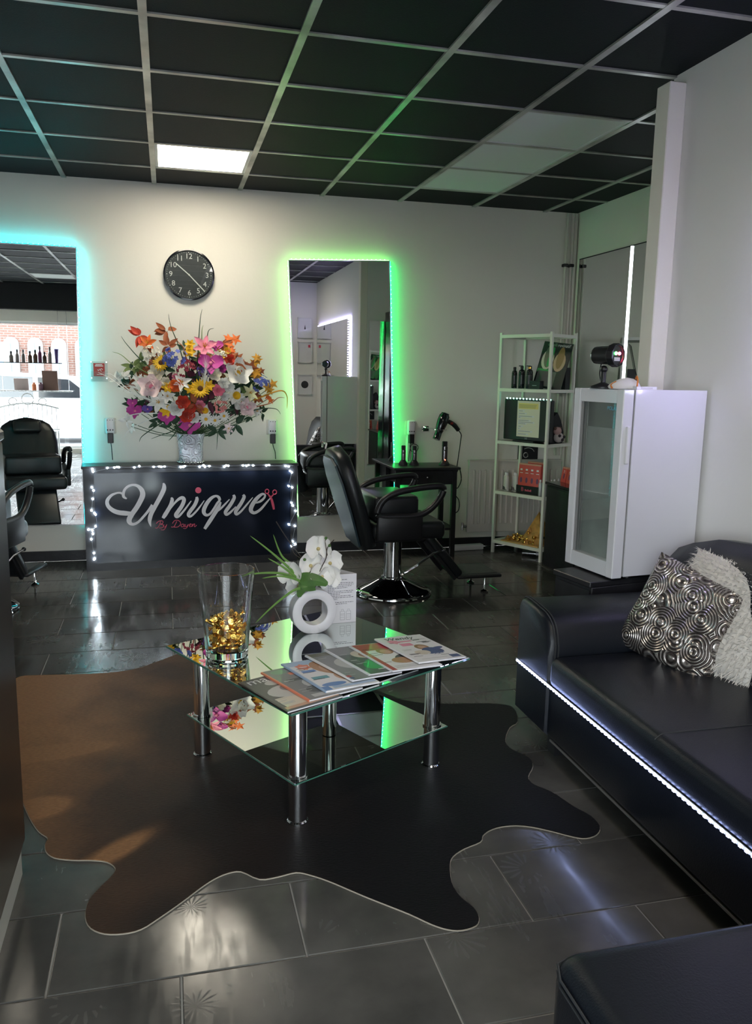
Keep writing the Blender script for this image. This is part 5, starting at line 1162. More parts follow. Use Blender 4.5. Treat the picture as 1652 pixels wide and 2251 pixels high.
def flower(kind, x, z, r, c):
    r *= 1.12
    y = place(x, z); loc = (x, y, z)
    d = Vector((x-CB.x, (y-6.35)*1.15, (z-CB.z)*.9)).normalized()
    d = (d*.62+Vector((-.05, -.75, .12))).normalized()
    rot = face(d); col = pm_(c)
    s = MB(); nm = kind+'_flower'
    if kind == 'gerbera':
        petals(s, 20, r, r*.30, .05, .7, .35, 0, .05, .08); petals(s, 16, r*.8, r*.26, .12, .7, .35, .1, .18, .08, 0, .004)
        o = s.build(nm, col, bq, loc, rot, smooth=True); MB().sphere((0, 0, .006), r*.33, 10, 6, (1, 1, .45)).build('centre', M_center, o, smooth=True)
    elif kind == 'lily':
        petals(s, 3, r*1.05, r*.52, -.25, .95, .2, .3, .55, .05); petals(s, 3, r, r*.42, -.3, .95, .2, .3+PI/3, .5, .05)
        o = s.build(nm, col, bq, loc, rot, smooth=True); q = MB()
        for k in range(5): q.cyl((0, 0, 0), (r*.16*math.cos(k*1.25), r*.16*math.sin(k*1.25), r*.55), r*.025, 5)
        q.build('stamens', M_yc, o)
    elif kind == 'magnolia':
        petals(s, 5, r*1.05, r*.95, .35, .3, .25, .2, .15, .08); petals(s, 4, r*.75, r*.75, .6, .3, .25, .6, .6, .08, 0, .006)
        o = s.build(nm, col, bq, loc, rot, smooth=True)
        MB().sphere((0, 0, r*.12), r*.22, 8, 6).build('centre', pm_('p') if c == 'pw' else M_yc, o, smooth=True)
    elif kind == 'daffodil':
        petals(s, 6, r, r*.62, .1, .7, .25, 0, .1, .08)
        o = s.build(nm, pm_('w') if c == 'yw' else col, bq, loc, rot, smooth=True)
        MB().lathe([(r*.2, 0), (r*.24, r*.3), (r*.42, r*.55), (r*.40, r*.55), (r*.2, r*.3), (0, r*.12)], 12, cap=False).build('trumpet', pm_('y'), o, smooth=True)
    elif kind == 'rose':
        for k, (n_, rr, ti) in enumerate(((6, 1.0, .12), (6, .86, .40), (5, .70, .72), (4, .52, 1.0), (3, .34, 1.25))): petals(s, n_, r*rr, r*rr*.95, .35, .25, .4, k*.5, ti, .10, r*.02, r*.03*k)
        o = s.build(nm, col, bq, loc, rot, smooth=True); MB().sphere((0, 0, r*.22), r*.15, 8, 6).build('centre', col, o, smooth=True)
    elif kind == 'orchid':
        petals(s, 3, r, r*.7, .1, .5, .2, .5, .1, .05); petals(s, 2, r*1.0, r*1.15, .1, .3, .2, 0, .15, .05, 0, .004)
        o = s.build(nm, col, bq, loc, rot, smooth=True); MB().sphere((0, -r*.1, r*.12), r*.16, 8, 5).build('centre', pm_('p'), o, smooth=True)
    elif kind == 'daisy':
        petals(s, 14, r, r*.3, .05, .5, .3, 0, .05, .05)
        o = s.build(nm, col, bq, loc, rot, smooth=True); MB().sphere((0, 0, .004), r*.25, 8, 5, (1, 1, .5)).build('centre', M_yc, o, smooth=True)
    elif kind == 'cluster':
        for k in range(26):
            a = random.uniform(0, 2*PI); rr = r*math.sqrt(random.random()); zz = (r*r-rr*rr)**.5*.7
            q = MB(); petals(q, 5, r*.24, r*.2, .1, .4, .3, random.random(), .1, .1)
            Mq = Matrix.Translation((rr*math.cos(a), rr*math.sin(a), zz)) @ Vector((math.cos(a)*rr, math.sin(a)*rr, zz+.01)).to_track_quat('Z', 'Y').to_matrix().to_4x4()
            s.add(q.v, q.f, Mq)
        o = s.build('floret_cluster', col, bq, loc, rot, smooth=True)
    elif kind == 'maple':
        pts = []
        for k in range(10):
            a = 2*PI*k/10+PI/2; q = r*(1.0 if k % 2 == 0 else .42); pts.append((q*math.cos(a), q*math.sin(a), random.uniform(-.1, .1)*r))
        for k in range(3):
            M_ = Matrix.Translation((random.uniform(-.5, .5)*r, random.uniform(-.5, .5)*r, k*.006)) @ Matrix.Rotation(random.uniform(0, 6), 4, 'Z') @ Matrix.Rotation(random.uniform(-.5, .5), 4, 'X') @ Matrix.Scale(.7, 4)
            s.add([(0, 0, .004)]+pts, [(0, 1+i, 1+(i+1) % 10) for i in range(10)], M_)
        o = s.build('maple_leaf_spray', col, bq, loc, rot)
    elif kind == 'leaf':
        for k in range(6):
            v, f = petal_mesh('', None, r*random.uniform(.8, 1.2), r*random.uniform(.35, .55), random.uniform(-.4, .4), .95, .1)
            s.add(v, f, Matrix.Rotation(random.uniform(0, 2*PI), 4, 'Z') @ Matrix.Translation((r*.1, 0, random.uniform(-.01, .01))) @ Matrix.Rotation(random.uniform(-.5, .4), 4, 'Y'))
        o = s.build('leaf_spray', col, bq, loc, rot, smooth=True); 
        if c in ('d', 'l', 'pu'): o.location.y += .05
    # stem down to the vase mouth
    e = Vector((.155+(x-.155)*.06, 6.07, .93)); p = Vector(loc)+Vector((0, .02, 0))
    mid = (p+e)*.5+Vector((0, .10, -.03))
    return (p, mid, e)
stems = MB()
for fl_ in FLOWERS:
    a = flower(*fl_); stems.tube(smooth_path([tuple(v) for v in a], 4), .0022, 4)
stems.build('stems', M_stemg, bq)
# dark green filling behind the flowers
random.seed(8)
for k in range(60):
    a = random.uniform(0, 2*PI); q = math.sqrt(random.random())
    x, z = .19+.50*q*math.cos(a), 1.27+.24*q*math.sin(a)
    s = MB()
    for j in range(9):
        v, f = petal_mesh('', None, random.uniform(.05, .09), random.uniform(.02, .04), random.uniform(-.4, .4), .95, .1)
        s.add(v, f, Matrix.Rotation(random.uniform(0, 2*PI), 4, 'Z') @ Matrix.Rotation(random.uniform(-.7, .4), 4, 'Y'))
    s.build('leaf_spray', pm_(random.choice(['d', 'd', 'd', 'l', 'br', 'pu'])), bq, (x, 6.03, z), face((x-.19, -1, (z-1.2))), smooth=True)
# grasses, plume and twigs
def grass(pts, w, c): blade([(x, y, z) for x, y, z in pts], w, pm_(c), bq, 'grass_blade')
G = [((.17, 1.2), (.10, 1.52), (.035, 1.70), (.02, 1.79), 'd'), ((.2, 1.3), (.22, 1.6), (.235, 1.76), (.25, 1.83), 'd'), ((.22, 1.3), (.24, 1.58), (.245, 1.68), (.255, 1.72), 'l'), ((.2, 1.3), (.27, 1.58), (.29, 1.68), (.33, 1.70), 'd'), ((.05, 1.3), (-.15, 1.45), (-.26, 1.57), (-.3, 1.63), 'd'),
     ((.05, 1.28), (-.2, 1.42), (-.3, 1.50), (-.36, 1.52), 'l'), ((.6, 1.2), (.78, 1.27), (.84, 1.24), (.845, 1.14), 'g'), ((.6, 1.15), (.72, 1.18), (.78, 1.22), (.83, 1.22), 'br'), ((.1, 1.15), (-.2, 1.22), (-.38, 1.34), (-.46, 1.38), 'w'), ((.1, 1.12), (-.22, 1.24), (-.36, 1.36), (-.42, 1.37), 'w'),
     ((0, 1.1), (-.2, 1.10), (-.33, 1.06), (-.37, 1.04), 'w'), ((0, 1.1), (-.15, 1.05), (-.27, .98), (-.3, .93), 'w'), ((.1, 1.05), (.03, .98), (-.05, .95), (-.12, .92), 'd'), ((.1, 1.05), (.05, .97), (.02, .93), (.0, .91), 'd'), ((.2, 1.05), (.33, .98), (.34, .92), (.335, .84), 'd'),
     ((.2, 1.05), (.12, .97), (.08, .93), (.06, .9), 'd'), ((.5, 1.1), (.65, 1.14), (.76, 1.14), (.8, 1.10), 'd'), ((.05, 1.1), (-.1, 1.0), (-.18, .94), (-.2, .9), 'd'), ((.15, 1.4), (.12, 1.55), (.08, 1.6), (.05, 1.66), 'br')]
for p0, p1, p2, p3, c in G: grass([(p0[0], 5.98, p0[1]), (p1[0], 5.96, p1[1]), (p2[0], 5.97, p2[1]), (p3[0], 5.99, p3[1])], .004 if c != 'g' else .006, c)
for cx, cz, dx, dz, n_ in ((.245, 1.28, .02, .17, 90), (-.03, 1.24, -.22, .05, 90), (-.05, 1.17, -.26, .10, 70)):
    s = MB()
    for k in range(n_):
        q = random.random(); p = Vector((cx+dx*q, 5.84+.02*random.random()+(.06 if dx < 0 else 0), cz+dz*q)); e = p+Vector((dx*.25+random.uniform(-.03, .03), random.uniform(-.02, .02), dz*.3+random.uniform(-.025, .025)))
        sd = Vector((-(e-p).z, 0, (e-p).x)).normalized()*.0012; s.add([p-sd, p+sd, e], [(0, 1, 2)])
    o = s.build('feather_plume', pm_('w'), bq); o['kind'] = 'stuff'
# ------------------------------------------------------------------ white metal shelf unit
SR = R(-61.5); SO = Vector((2.508, 6.034, 0))
ux, uy = Vector((math.cos(SR), math.sin(SR), 0)), Vector((-math.sin(SR), math.cos(SR), 0))
def on(u, v, z): return tuple(SO+ux*u+uy*v+Vector((0, 0, z)))
sh = thing('white_shelf_unit', 'white metal shelf unit with glass shelves beside the fridge', 'shelf', tuple(SO), SR)
SWd, SDp = .488, .325
LV = [.10, .50, .90, 1.308, 1.715]
b = .02
for x in (0, SWd-b):
    for y in (0, SDp-b): MB().box(x, x+b, y, y+b, 0, 1.735).build('post', M_whitemetal, sh)
M_sglass = thin_glass('shelf_glass', (.88, .93, .91))
for i, z in enumerate(LV):
    s = MB()
    s.box(b, SWd-b, 0, b, z-.02, z+.004); s.box(b, SWd-b, SDp-b, SDp, z-.02, z+.004); s.box(0, b, b, SDp-b, z-.02, z+.004); s.box(SWd-b, SWd, b, SDp-b, z-.02, z+.004)
    s.build('shelf_rail', M_whitemetal, sh)
    MB().box(b, SWd-b, b, SDp-b, z-.004, z+.003).build('shelf_board', M_whitemetal if i == 0 else (M_blackgloss if i == 2 else M_sglass), sh)
Z0, Z1, Z2, Z3 = [z+.0045 for z in LV[:4]]
# top shelf: black bottles, poster, black cartons
def bottle(name, label, u, v, z, r, h, m, capm, pump=False, group=None, cat='bottle'):
    t = thing(name, label, cat, on(u, v, z), SR, group)
    MB().lathe([(r*.95, 0), (r, .004), (r, h*.72), (r*.85, h*.80), (r*.42, h*.85), (r*.42, h*.87)], 16).build('body', m, t, smooth=50)
    MB().lathe([(r*.55, h*.87), (r*.5, h*.99), (r*.3, h)], 12).build('cap', capm, t, smooth=50)
    if pump: MB().box(-r*1.2, r*.2, -.004, .004, h*.97, h*1.01).build('pump_nozzle', capm, t)
    MB().lathe([(r*1.01, h*.2), (r*1.01, h*.6)], 16, cap=False).build('wrap_label', mat('label_dark', (.03, .03, .032), .3), t, smooth=True) if m is M_blackgloss else None
    return t
bottle('black_bottle', 'black bottle with flat cap at the end of the top shelf row', .065, .12, Z3, .022, .165, M_blackgloss, M_black, False, 'black bottles on the top shelf')
bottle('black_bottle', 'black spray bottle second in the row on the top shelf', .135, .12, Z3, .024, .175, M_blackgloss, M_black, True, 'black bottles on the top shelf')
bottle('black_bottle', 'black bottle standing behind the gold-collared bottle on the top shelf', .185, .16, Z3, .022, .175, M_blackgloss, M_black, False, 'black bottles on the top shelf')
t = bottle('black_bottle', 'black pump bottle with gold collar on the top shelf', .215, .11, Z3, .023, .175, M_blackgloss, M_black, True, 'black bottles on the top shelf')
MB().lathe([(.013, .152), (.013, .166)], 12).build('gold_collar', M_gold, t)
ps = thing('hair_poster', 'black display poster with two hair pictures leaning on the top shelf', 'poster', on(.33, .17, Z3), SR)
ps.scale = (1.08, 1, 1.06)
ps.rotation_euler = (Matrix.Rotation(SR, 3, 'Z') @ Matrix.Rotation(R(-14), 3, 'X') @ Matrix.Rotation(R(6), 3, 'Y')).to_euler()
MB().box(-.125, .125, 0, .004, .004, .345).build('board', mat('poster_black', (.012, .014, .016), .25), ps)
def pr(poly, c, z, parent, m=None): MB().add([(x, -.0008-z*.0004, y) for x, y in poly], [tuple(range(len(poly)))]).build('print', m or cm_(c), parent)
pr(ell(-.055, .215, .052, .075), 'cream', 0, ps); pr(ell(-.05, .24, .038, .085), 'olive', 1, ps); pr(ell(-.033, .235, .018, .075, 18, -.15), 'green', 2, ps)
pr(ell(.05, .205, .05, .07), 'skin', 0, ps); pr(ell(.05, .235, .03, .08), 'hair', 1, ps); pr(rect(-.12, .0, .12, .145), 'green', 0, ps); pr(rect(-.11, .05, .02, .13), 'dgrey', 1, ps); pr(rect(-.09, -.04, .03, .036), 'lgrey', 2, ps)
text_mesh('capelli', .032, mat('poster_green_text', (.16, .32, .2), .5), 'print_title', ps, (-.045, -.001, .325), (R(90), 0, 0), extrude=.0002)
text_mesh('rovinati?', .032, cm_('white'), 'print_title', ps, (.055, -.001, .325), (R(90), 0, 0), extrude=.0002)
for u, v, w, h, d, lab in ((.435, .24, .085, .165, .06, 'tall black product carton with white star on the top shelf'), (.30, .09, .10, .062, .05, 'low black product carton in front of the poster')):
    t = thing('product_carton', lab, 'carton', on(u, v, Z3), SR)
    MB().rbox(-w/2, w/2, -d/2, d/2, 0, h, .002, 1).build('box', M_black, t)
    s = MB()
    if h > .1:
        s.add([(-w*.33+.009*math.cos(k*PI/4)*(1 if k % 2 == 0 else .4), -d/2-.0006, h*.88+.012*math.sin(k*PI/4)*(1 if k % 2 == 0 else .4)) for k in range(8)], [tuple(range(8))])
        for zz in (.7, .55, .47): s.box(-w*.42, -w*.1, -d/2-.0006, -d/2, h*zz, h*zz+.004)
    else: s.box(-.02, .02, -d/2-.0006, -d/2, h*.4, h*.4+.004)
    s.build('print', cm_('lgrey') if h < .1 else cm_('white'), t)
# monitor with a paper notice
mn = thing('computer_monitor', 'black flat monitor with a paper notice and green LED tape on the shelf', 'monitor', on(.245, .085, Z2), SR)
MB().rbox(-.222, .222, -.02, .02, .012, .325, .004, 1).build('housing', M_black, mn)
MB().box(-.205, .205, -.0212, -.02, .045, .31).build('screen', mat('screen_dark', (.02, .024, .024), .6), mn)
MB().rbox(-.1, .1, -.06, .08, 0, .012, .003, 1).build('stand', M_black, mn)
text_mesh('LG', .018, cm_('lgrey'), 'logo', mn, (.0, -.0205, .028), (R(90), 0, 0), extrude=.0002)
nt_ = MB().box(-.092, .12, -.0225, -.0215, .04, .315).build('paper_notice', mat('notice_cream', (.76, .71, .58), .6), mn)
MB().box(-.080, .105, -.0229, -.0226, .255, .298).build('notice_heading', mat('notice_yellow', (.80, .66, .22), .6), nt_)
s = MB()
for z, x1 in ((.238, -.02), (.218, .0), (.198, .07), (.188, -.05), (.166, .04), (.152, .075), (.140, .0), (.12, -.03), (.102, -.05), (.082, .06), (.06, .02)): s.box(-.08, x1, -.0229, -.0226, z-.006, z+.006)
s.build('notice_strips', M_paper, nt_)
s = MB()
for z, x1 in ((.238, -.04), (.218, -.02), (.198, .05), (.188, -.06), (.166, .02), (.152, .06), (.140, -.01), (.12, -.05), (.102, -.065), (.082, .04), (.06, .0), (.285, .09), (.275, .085), (.265, .08)): s.box(-.075, x1, -.0233, -.023, z-.0016, z+.0016)
s.build('notice_text', mat('notice_ink', (.3, .27, .2), .6), nt_)
lt = thing('monitor_led_tape', 'row of tiny green-white LEDs along the top of the monitor', 'light strip', on(.245, .085, Z2), SR)
MB().box(-.22, .222, -.012, -.004, .3255, .3285).build('tape', M_black, lt)
bd_ = MB().sphere((0, 0, 0), .0048, 8, 5).mesh('led_bead', led('led_mint', (.35, 1.0, .75), 14))
for i in range(14): obj('led_bead', bd_, lt, (-.205+i*.0315, -.012, .331))
# handbag and plush toy at the side of that shelf
hb = thing('black_handbag', 'black rounded handbag beside the monitor on the shelf', 'bag', on(.385, .215, Z2), SR)
MB().prism([(-.10, 0), (.06, 0), (.07, .08), (.03, .17), (-.02, .235), (-.07, .20), (-.10, .1)], .035, Matrix.Translation((.015, 0, 0)) @ Matrix.Rotation(R(90), 4, 'Z') @ Matrix.Rotation(R(90), 4, 'X')).build('bag_body', M_blackmatt, hb)
MB().box(-.022, -.0205, -.03, .0, .14, .18).build('tag', cm_('lgrey'), hb)
pt = thing('plush_toy', 'small white and pink spotted plush cow toy on the shelf', 'toy', on(.452, .20, Z2), SR)
MB().sphere((0, 0, .045), .045, 12, 8, (.8, 1, .9)).build('body', mat('plush_white', (.55, .48, .46), .9), pt, smooth=True)
MB().sphere((0, -.02, .095), .032, 12, 8).build('head', mat('plush_pink', (.50, .32, .30), .9), pt, smooth=True)
for y in (-.05, .01): MB().sphere((0, y, .115), .013, 8, 6).build('ear', mat('plush_brown', (.14, .08, .06), .9), pt, smooth=True)
for p in ((.035, .02, .05), (.03, -.03, .06), (.036, 0, .03)): MB().sphere(p, .012, 8, 5).build('spot', mat('plush_spot', (.04, .03, .035), .9), pt, smooth=True)
# hanging black towel/card below the monitor board
hc = thing('black_hanging_print', 'black print with a white swirl hanging on the wall behind the shelf', 'poster', (2.90, YB-.004, .80))
MB().box(-.09, .09, -.004, 0, -.1, .12).build('board', M_blackmatt, hc)
MB().tube([(-.02+.02*math.cos(k*.35), -.006, -.04+.02*math.sin(k*.35)) for k in range(22)], .004, 5).tube([(.06*math.cos(k*.2), -.006, .02-.05+.05*math.sin(k*.2)) for k in range(2, 12)], .003, 5).build('white_swirl', cm_('lgrey'), hc)
# second shelf: white bottles, red packs in a black tray, silver sprays
M_wb = mat('bottle_white', (.70, .67, .63), .35)
labs = ['white squeeze bottle at the post end of its shelf row', 'white squeeze bottle standing second in its shelf row', 'white squeeze bottle third in its shelf row', 'white squeeze bottle next to the black tray']
for i, (u, v) in enumerate(((.05, .09), (.085, .06), (.115, .12), (.145, .10))):
    t = bottle('white_bottle', labs[i], u, v, Z1, .019, .145, M_wb, M_white, False, 'white squeeze bottles on the shelf')
    MB().add([(-.012, -.0185, .005), (.016, -.0185, .005), (-.014, -.0185, .04)], [(0, 1, 2)]).build('black_stripe', M_ink, t)
tr = thing('product_tray', 'black cardboard display tray with red lettering holding red packs', 'tray', on(.28, .15, Z1), SR)
MB().box(-.105, .105, -.085, .085, 0, .004).box(-.105, .105, -.085, -.081, 0, .06).box(-.105, .105, .081, .085, 0, .06).box(-.105, -.101, -.081, .081, 0, .06).box(.101, .105, -.081, .081, 0, .06).build('tray_walls', M_blackmatt, tr)
text_mesh('B', .045, M_pink, 'tray_lettering', tr, (-.045, -.0858, .03), (R(90), 0, 0), extrude=.0003)
s = MB()
for i_ in range(5): s.box(-.02+i_*.013, -.011+i_*.013, -.0862, -.0856, .018, .030 if i_ % 2 else .034)
s.build('tray_print', M_pink, tr)
M_redp = mat('pack_red', (.62, .075, .06), .35); M_cap = mat('pack_top', (.62, .3, .22), .4)
def redpack(loc, rz, label, grp, hw=.026, hd=.02, h=.135):
    t = thing('red_product_pack', label, 'package', loc, rz, grp)
    MB().add([(-hw, -hd, 0), (hw, -hd, 0), (hw, hd, 0), (-hw, hd, 0), (-hw, -hd*.35, h), (hw, -hd*.35, h), (hw, hd*.35, h), (-hw, hd*.35, h)], [(0,3,2,1), (4,5,6,7), (0,1,5,4), (1,2,6,5), (2,3,7,6), (3,0,4,7)]).build('pouch', M_redp, t)
    MB().box(-hw, hw, -hd*.35, hd*.35, h, h+.012).build('seal', M_cap, t)
    def fp(x, z): return (x, -hd+(hd*.65)*z/h-.0008, z)
    MB().add([fp(x, z) for x, z in ell(.002, h*.45, .011, .022)], [tuple(range(18))]).build('emblem', mat('pack_purple', (.16, .05, .13), .4), t)
    MB().add([fp(x, z) for x, z in rect(-.012, .008, h*.80, h*.86)], [(0, 1, 2, 3)]).add([fp(x, z) for x, z in rect(-.014, .014, h*.70, h*.72)], [(0, 1, 2, 3)]).build('print', M_white, t)
k = 0
rl = ['red pouch at the bottle end of the black tray', 'red pouch second from the white bottles in the black tray', 'red pouch second from the silver sprays in the black tray', 'red pouch at the silver spray end of the black tray',
      'red pouch in the back row of the tray, bottle end', 'red pouch in the back row of the tray, middle', 'red pouch in the back row of the tray, spray end']
for j, (v, n_) in enumerate(((-.052, 4), (.03, 3))):
    for i in range(n_):
        redpack(on(.28-.077+i*.0515+(.02 if j else 0), .15+v, Z1+.0045+.0), SR, rl[k], 'red pouches in the black tray', h=.225 if j else .215); k += 1
for i, (u, v) in enumerate(((.415, .05), (.445, .055), (.43, .10), (.46, .13), (.455, .175), (.46, .22))):
    bottle('silver_spray', ['silver spray bottle closest to the black tray', 'silver spray bottle beside the corner post', 'silver spray bottle behind the first pair', 'silver spray bottle midway along the side of its shelf', 'silver spray bottle on the side of its shelf, last but one', 'silver spray bottle last along the side of its shelf'][i], u, v, Z1, .014, .125, mat('spray_silver', (.5, .5, .52), .3, .5), M_white, False, 'silver spray bottles on the shelf')
# bottom shelf: golden pyramid model on cardboard
gp = thing('gold_pyramid_model', 'gold pyramid and town model on a cardboard base on the lowest shelf', 'ornament', on(.25, .15, Z0), SR)
MB().box(-.17, .19, -.13, .13, 0, .008).build('cardboard_base', mat('cardboard', (.50, .30, .10), .8, noise=(8, .2)), gp)
def pyramid(cx, cy, hw, h, z0=.0082): 
    return [(cx-hw, cy-hw, z0), (cx+hw, cy-hw, z0), (cx+hw, cy+hw, z0), (cx-hw, cy+hw, z0), (cx, cy, z0+h)], [(0,3,2,1), (0,1,4), (1,2,4), (2,3,4), (3,0,4)]
M_gold2 = mat('gold_paint', (.46, .23, .06), .4, .4, noise=(30, .3))
MB().add(*pyramid(.075, .03, .10, .245)).build('great_pyramid', M_gold2, gp)
random.seed(12)
sm = MB().add(*pyramid(0, 0, .02, .035, 0)).mesh('small_pyramid', M_gold2); hm = MB().rbox(-.014, .014, -.012, .012, 0, .024, .003, 1).mesh('model_house', M_gold); fm = MB().lathe([(.008, 0), (.010, .012), (.006, .022), (.009, .03), (.0, .042)], 8).mesh('model_figure', M_gold)
for i in range(44):
    x = random.uniform(-.15, .16); y = random.uniform(-.115, .05)
    hz = max(0, .22-2.2*max(abs(x-.075), abs(y-.03)))
    o = obj(['small_pyramid', 'model_house', 'model_figure'][i % 3], [sm, hm, fm][i % 3], gp, (x, y, .0082+hz*.85), (0, 0, random.uniform(0, 3)))
    if hz > 0: o.location.y -= .01
# cans on the floor under the shelf, cable tidy
cn = thing('spray_can', 'clear spray can lying on the floor under the white shelf', 'can', on(.30, .12, .024), SR+.5)
MB().cyl((-.06, 0, 0), (.05, 0, 0), .022, 14).build('body', M_steel, cn, smooth=50); MB().cyl((.05, 0, 0), (.075, 0, 0), .014, 12).build('cap', M_white, cn, smooth=50)
es = thing('extension_socket', 'white extension socket lying on the floor at the back wall', 'socket', (2.35, 6.14, 0), .1)
MB().rbox(-.13, .13, -.03, .03, 0.0005, .045, .008, 2).build('housing', M_white, es, smooth=True)
MB().tube(smooth_path([(.13, 0, .02), (.2, -.03, .01), (.27, .02, .008), (.2, .06, .008)], 5), .004, 6).build('cable', M_black, es, smooth=True)

# ------------------------------------------------------------------ black station cabinet in the alcove with red packs on it
cb = thing('black_station_cabinet', 'low black station cabinet carrying a row of red pouches', 'cabinet', (2.735, 4.1, 0))
MB().rbox(0, .49, 0, 1.45, 0, .615, .004, 1).build('body', M_blackwood, cb)
MB().rbox(-.012, .495, -.01, 1.46, .615, .635, .003, 1).build('top', M_blackgloss, cb)
for i in range(3): MB().box(-.008, 0, .02+i*.47, .47+i*.47, .04, .60).build('door', M_blackwood, cb)
for i in range(4): redpack((2.86, 5.50-i*.085, .6355), R(-90), ['red pouch on the black cabinet nearest the shelf', 'red pouch second in the row on the black cabinet', 'red pouch third in the row on the black cabinet', 'red pouch last in the row on the black cabinet'][i], 'red pouches on the black cabinet', .038, .025, .10)

# ------------------------------------------------------------------ display fridge on a black cabinet
fb = thing('fridge_base_cabinet', 'low black cabinet carrying the white display fridge', 'cabinet', (1.655, 2.905, 0), R(10))
MB().rbox(0, .475, 0, .245, 0, .565, .004, 1).build('body', M_blackwood, fb)
MB().rbox(-.01, .475, 0, .25, .565, .588, .003, 1).build('top', M_blackwood, fb)
MB().box(-.006, 0, .01, .235, .03, .55).build('door', M_blackwood, fb)
FZ = .589
fr = thing('display_fridge', 'white countertop display fridge with glass door on the black cabinet', 'fridge', (1.745, 2.912, FZ), R(7))
FW_, FD, FH = .335, .415, .775
s = MB(); w = .03
s.box(.058, FD, 0, w, .012, FH); s.box(.058, FD, FW_-w, FW_, .012, FH); s.box(.058, FD, w, FW_-w, .012, .05); s.box(.058, FD, w, FW_-w, FH-.03, FH); s.box(FD-.03, FD, w, FW_-w, .05, FH-.03)
s.build('body', M_whitegloss, fr)
MB().box(FD-.032, FD-.0301, w, FW_-w, .05, FH-.03).build('inner_liner', mat('liner_grey', (.55, .57, .57), .4), fr)
dr = MB(); e = .045
dr.rbox(0, .05, 0, e, .006, FH, .003, 1); dr.rbox(0, .05, FW_-e, FW_, .006, FH, .003, 1); dr.box(.001, .049, e, FW_-e, .008, .07); dr.box(.001, .049, e, FW_-e, FH-.055, FH-.002)
d_ = dr.build('door', M_whitegloss, fr)
MB().box(.014, .018, e, FW_-e, .07, FH-.055).build('door_pane', M_fridgeglass, d_)
MB().box(.036, .040, e, FW_-e, .07, FH-.16).build('fog_reflection_pane', M_fog_reflection, d_)
MB().box(.036, .040, e, FW_-e, FH-.16, FH-.055).build('door_pane', M_fridgeglass, d_)
s = MB()
for x in (.008, .02, .03): s.box(x, x+.003, FW_-e-.016, FW_-e, .07, FH-.055)
s.build('door_seal', mat('seal_grey', (.3, .3, .3), .5), d_)
MB().rbox(.018, .034, -.014, 0.001, .48, .63, .004, 2).build('handle', M_white, d_)
MB().box(.050, .058, .005, FW_-.005, .012, FH-.004).build('gasket', mat('gasket_grey', (.22, .22, .22), .6), fr)
text_mesh('POLAR', .022, mat('polar_blue', (.12, .42, .6), .4), 'brand_lettering', d_, (.0135, .085, FH-.078), (R(90), 0, R(-90)), extrude=.0002)
for z in (.585, .36, .2):
    s = MB()
    for k in range(9): s.cyl((.07, .04+k*.032, z), (FD-.04, .04+k*.032, z), .0016, 5)
    s.box(.066, .07, w, FW_-w, z-.004, z+.004)
    s.build('wire_shelf', M_white, fr)
for x in (.10, FD-.05):
    for y in (.03, FW_-.03): MB().cyl((x, y, 0), (x, y, .0125), .014, 10).build('foot', M_black, fr)
MF = Matrix.Translation((1.745, 2.912, FZ)) @ Matrix.Rotation(R(7), 4, 'Z')
def inf(x, y, z): return tuple(MF @ Vector((x, y, z)))
for y, m, lab in ((.07, mat('food_dark', (.05, .04, .04), .5), 'dark jar on the upper wire shelf in the fridge'), (.135, mat('food_yellow', (.55, .36, .08), .5), 'yellow tub on the upper wire shelf in the fridge'), (.225, mat('food_red', (.42, .08, .09), .5), 'red tub on the upper wire shelf in the fridge')):
    t = thing('food_tub', lab, 'food tub', inf(.12, y, .5868), 0, None); MB().lathe([(.03, 0), (.034, .05), (.036, .055)], 16).build('tub', m, t, smooth=50); MB().lathe([(.037, .055), (.037, .062)], 16).build('lid', m, t, smooth=50)
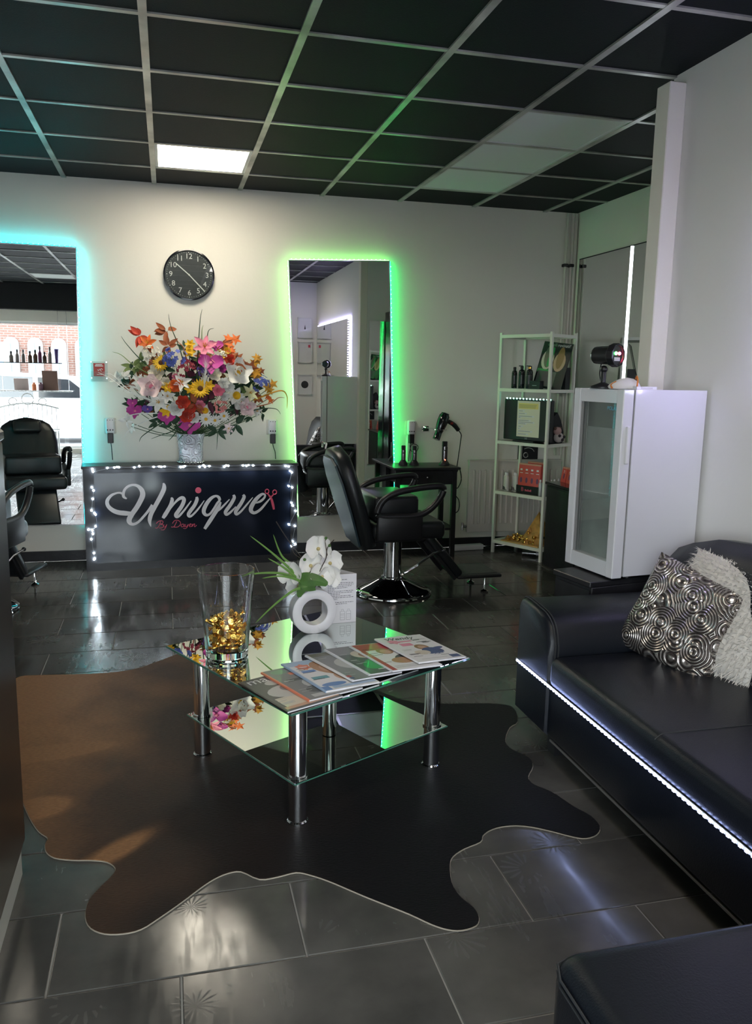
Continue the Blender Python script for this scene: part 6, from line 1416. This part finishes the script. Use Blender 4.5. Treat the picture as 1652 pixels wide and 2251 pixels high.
# laser projector on the fridge
FT = FZ+FH+.0005
pj = thing('laser_projector', 'black cylindrical laser party projector with red and green dots on the fridge', 'projector', inf(.045, .20, FH+.0005), R(-64))
pj.scale = (.88, .88, .88)
MB().lathe([(.062, 0), (.062, .008), (.03, .02), (.012, .028)], 24).build('stand_base', M_black, pj, smooth=50)
MB().cyl((0, 0, .02), (0, 0, .09), .012, 12).sphere((0, 0, .09), .018, 10, 8).build('stand_neck', M_black, pj, smooth=True)
MP = Matrix.Translation((-.055, 0, .155)) @ Matrix.Rotation(R(90), 4, 'Y')
hs = MB().lathe([(0, -.002), (.034, -.002), (.04, .006), (.042, .04), (.042, .09), (.050, .094), (.052, .128), (.046, .130), (.043, .122), (0, .121)], 14, MP, cap=False).build('housing', mat('projector_grey', (.05, .055, .055), .25, .6), pj, smooth=30)
MB().lathe([(.053, .094), (.055, .098), (.055, .126), (.053, .13)], 10, MP, cap=False).build('front_ring', M_black, pj)
for y, c in ((-.012, (.1, 1, .2)), (.016, (1, .05, .15))):
    MB().sphere((.068, y, .163), .008, 8, 6).build('laser_lens', led('laser_%d' % (y > 0), c, 12), hs)
MB().box(.0665, .0675, -.022, .024, .128, .145).build('warning_label', cm_('lgrey'), hs)
MB().tube(smooth_path([(-.03, .02, .12), (-.05, .04, .07), (-.045, .05, .02), (-.06, .06, .003)], 5), .003, 5).build('cable', M_black, pj, smooth=True)
# white shell ornament and business card box
so = thing('folded_hat', 'white folded hat with orange trim lying on the fridge', 'hat', inf(.06, .075, FH+.0005), R(-30))
bm = bmesh.new(); bmesh.ops.create_uvsphere(bm, u_segments=16, v_segments=8, radius=.05)
for v in bm.verts: v.co = Vector((v.co.x*1.3-.02*max(0, v.co.z/.05), v.co.y*.62, max(0, v.co.z*.75+.004+.45*v.co.x*max(0, v.co.z/.05))))
MB().from_bm(bm).build('cap_shell', mat('cap_white', (.72, .70, .68), .6), so, smooth=60)
MB().tube(smooth_path([(.045, -.030, .006), (.047, -.02, .035), (.043, .0, .052), (.04, .02, .042)], 4), .0035, 6).tube(smooth_path([(-.05, -.024, .004), (-.055, -.012, .016), (-.035, -.012, .03)], 4), .004, 6).build('orange_trim', mat('orange_trim', (.62, .20, .04), .5), so, smooth=True)
bc = thing('card_box', 'flat clear box with white cards on the fridge edge', 'card box', inf(.085, .018, FH+.0005), R(5))
MB().box(-.02, .075, -.012, .014, 0, .012).build('box', M_white, bc); MB().box(0, .055, -.0125, -.012, .003, .009).build('print', cm_('lgrey'), bc)
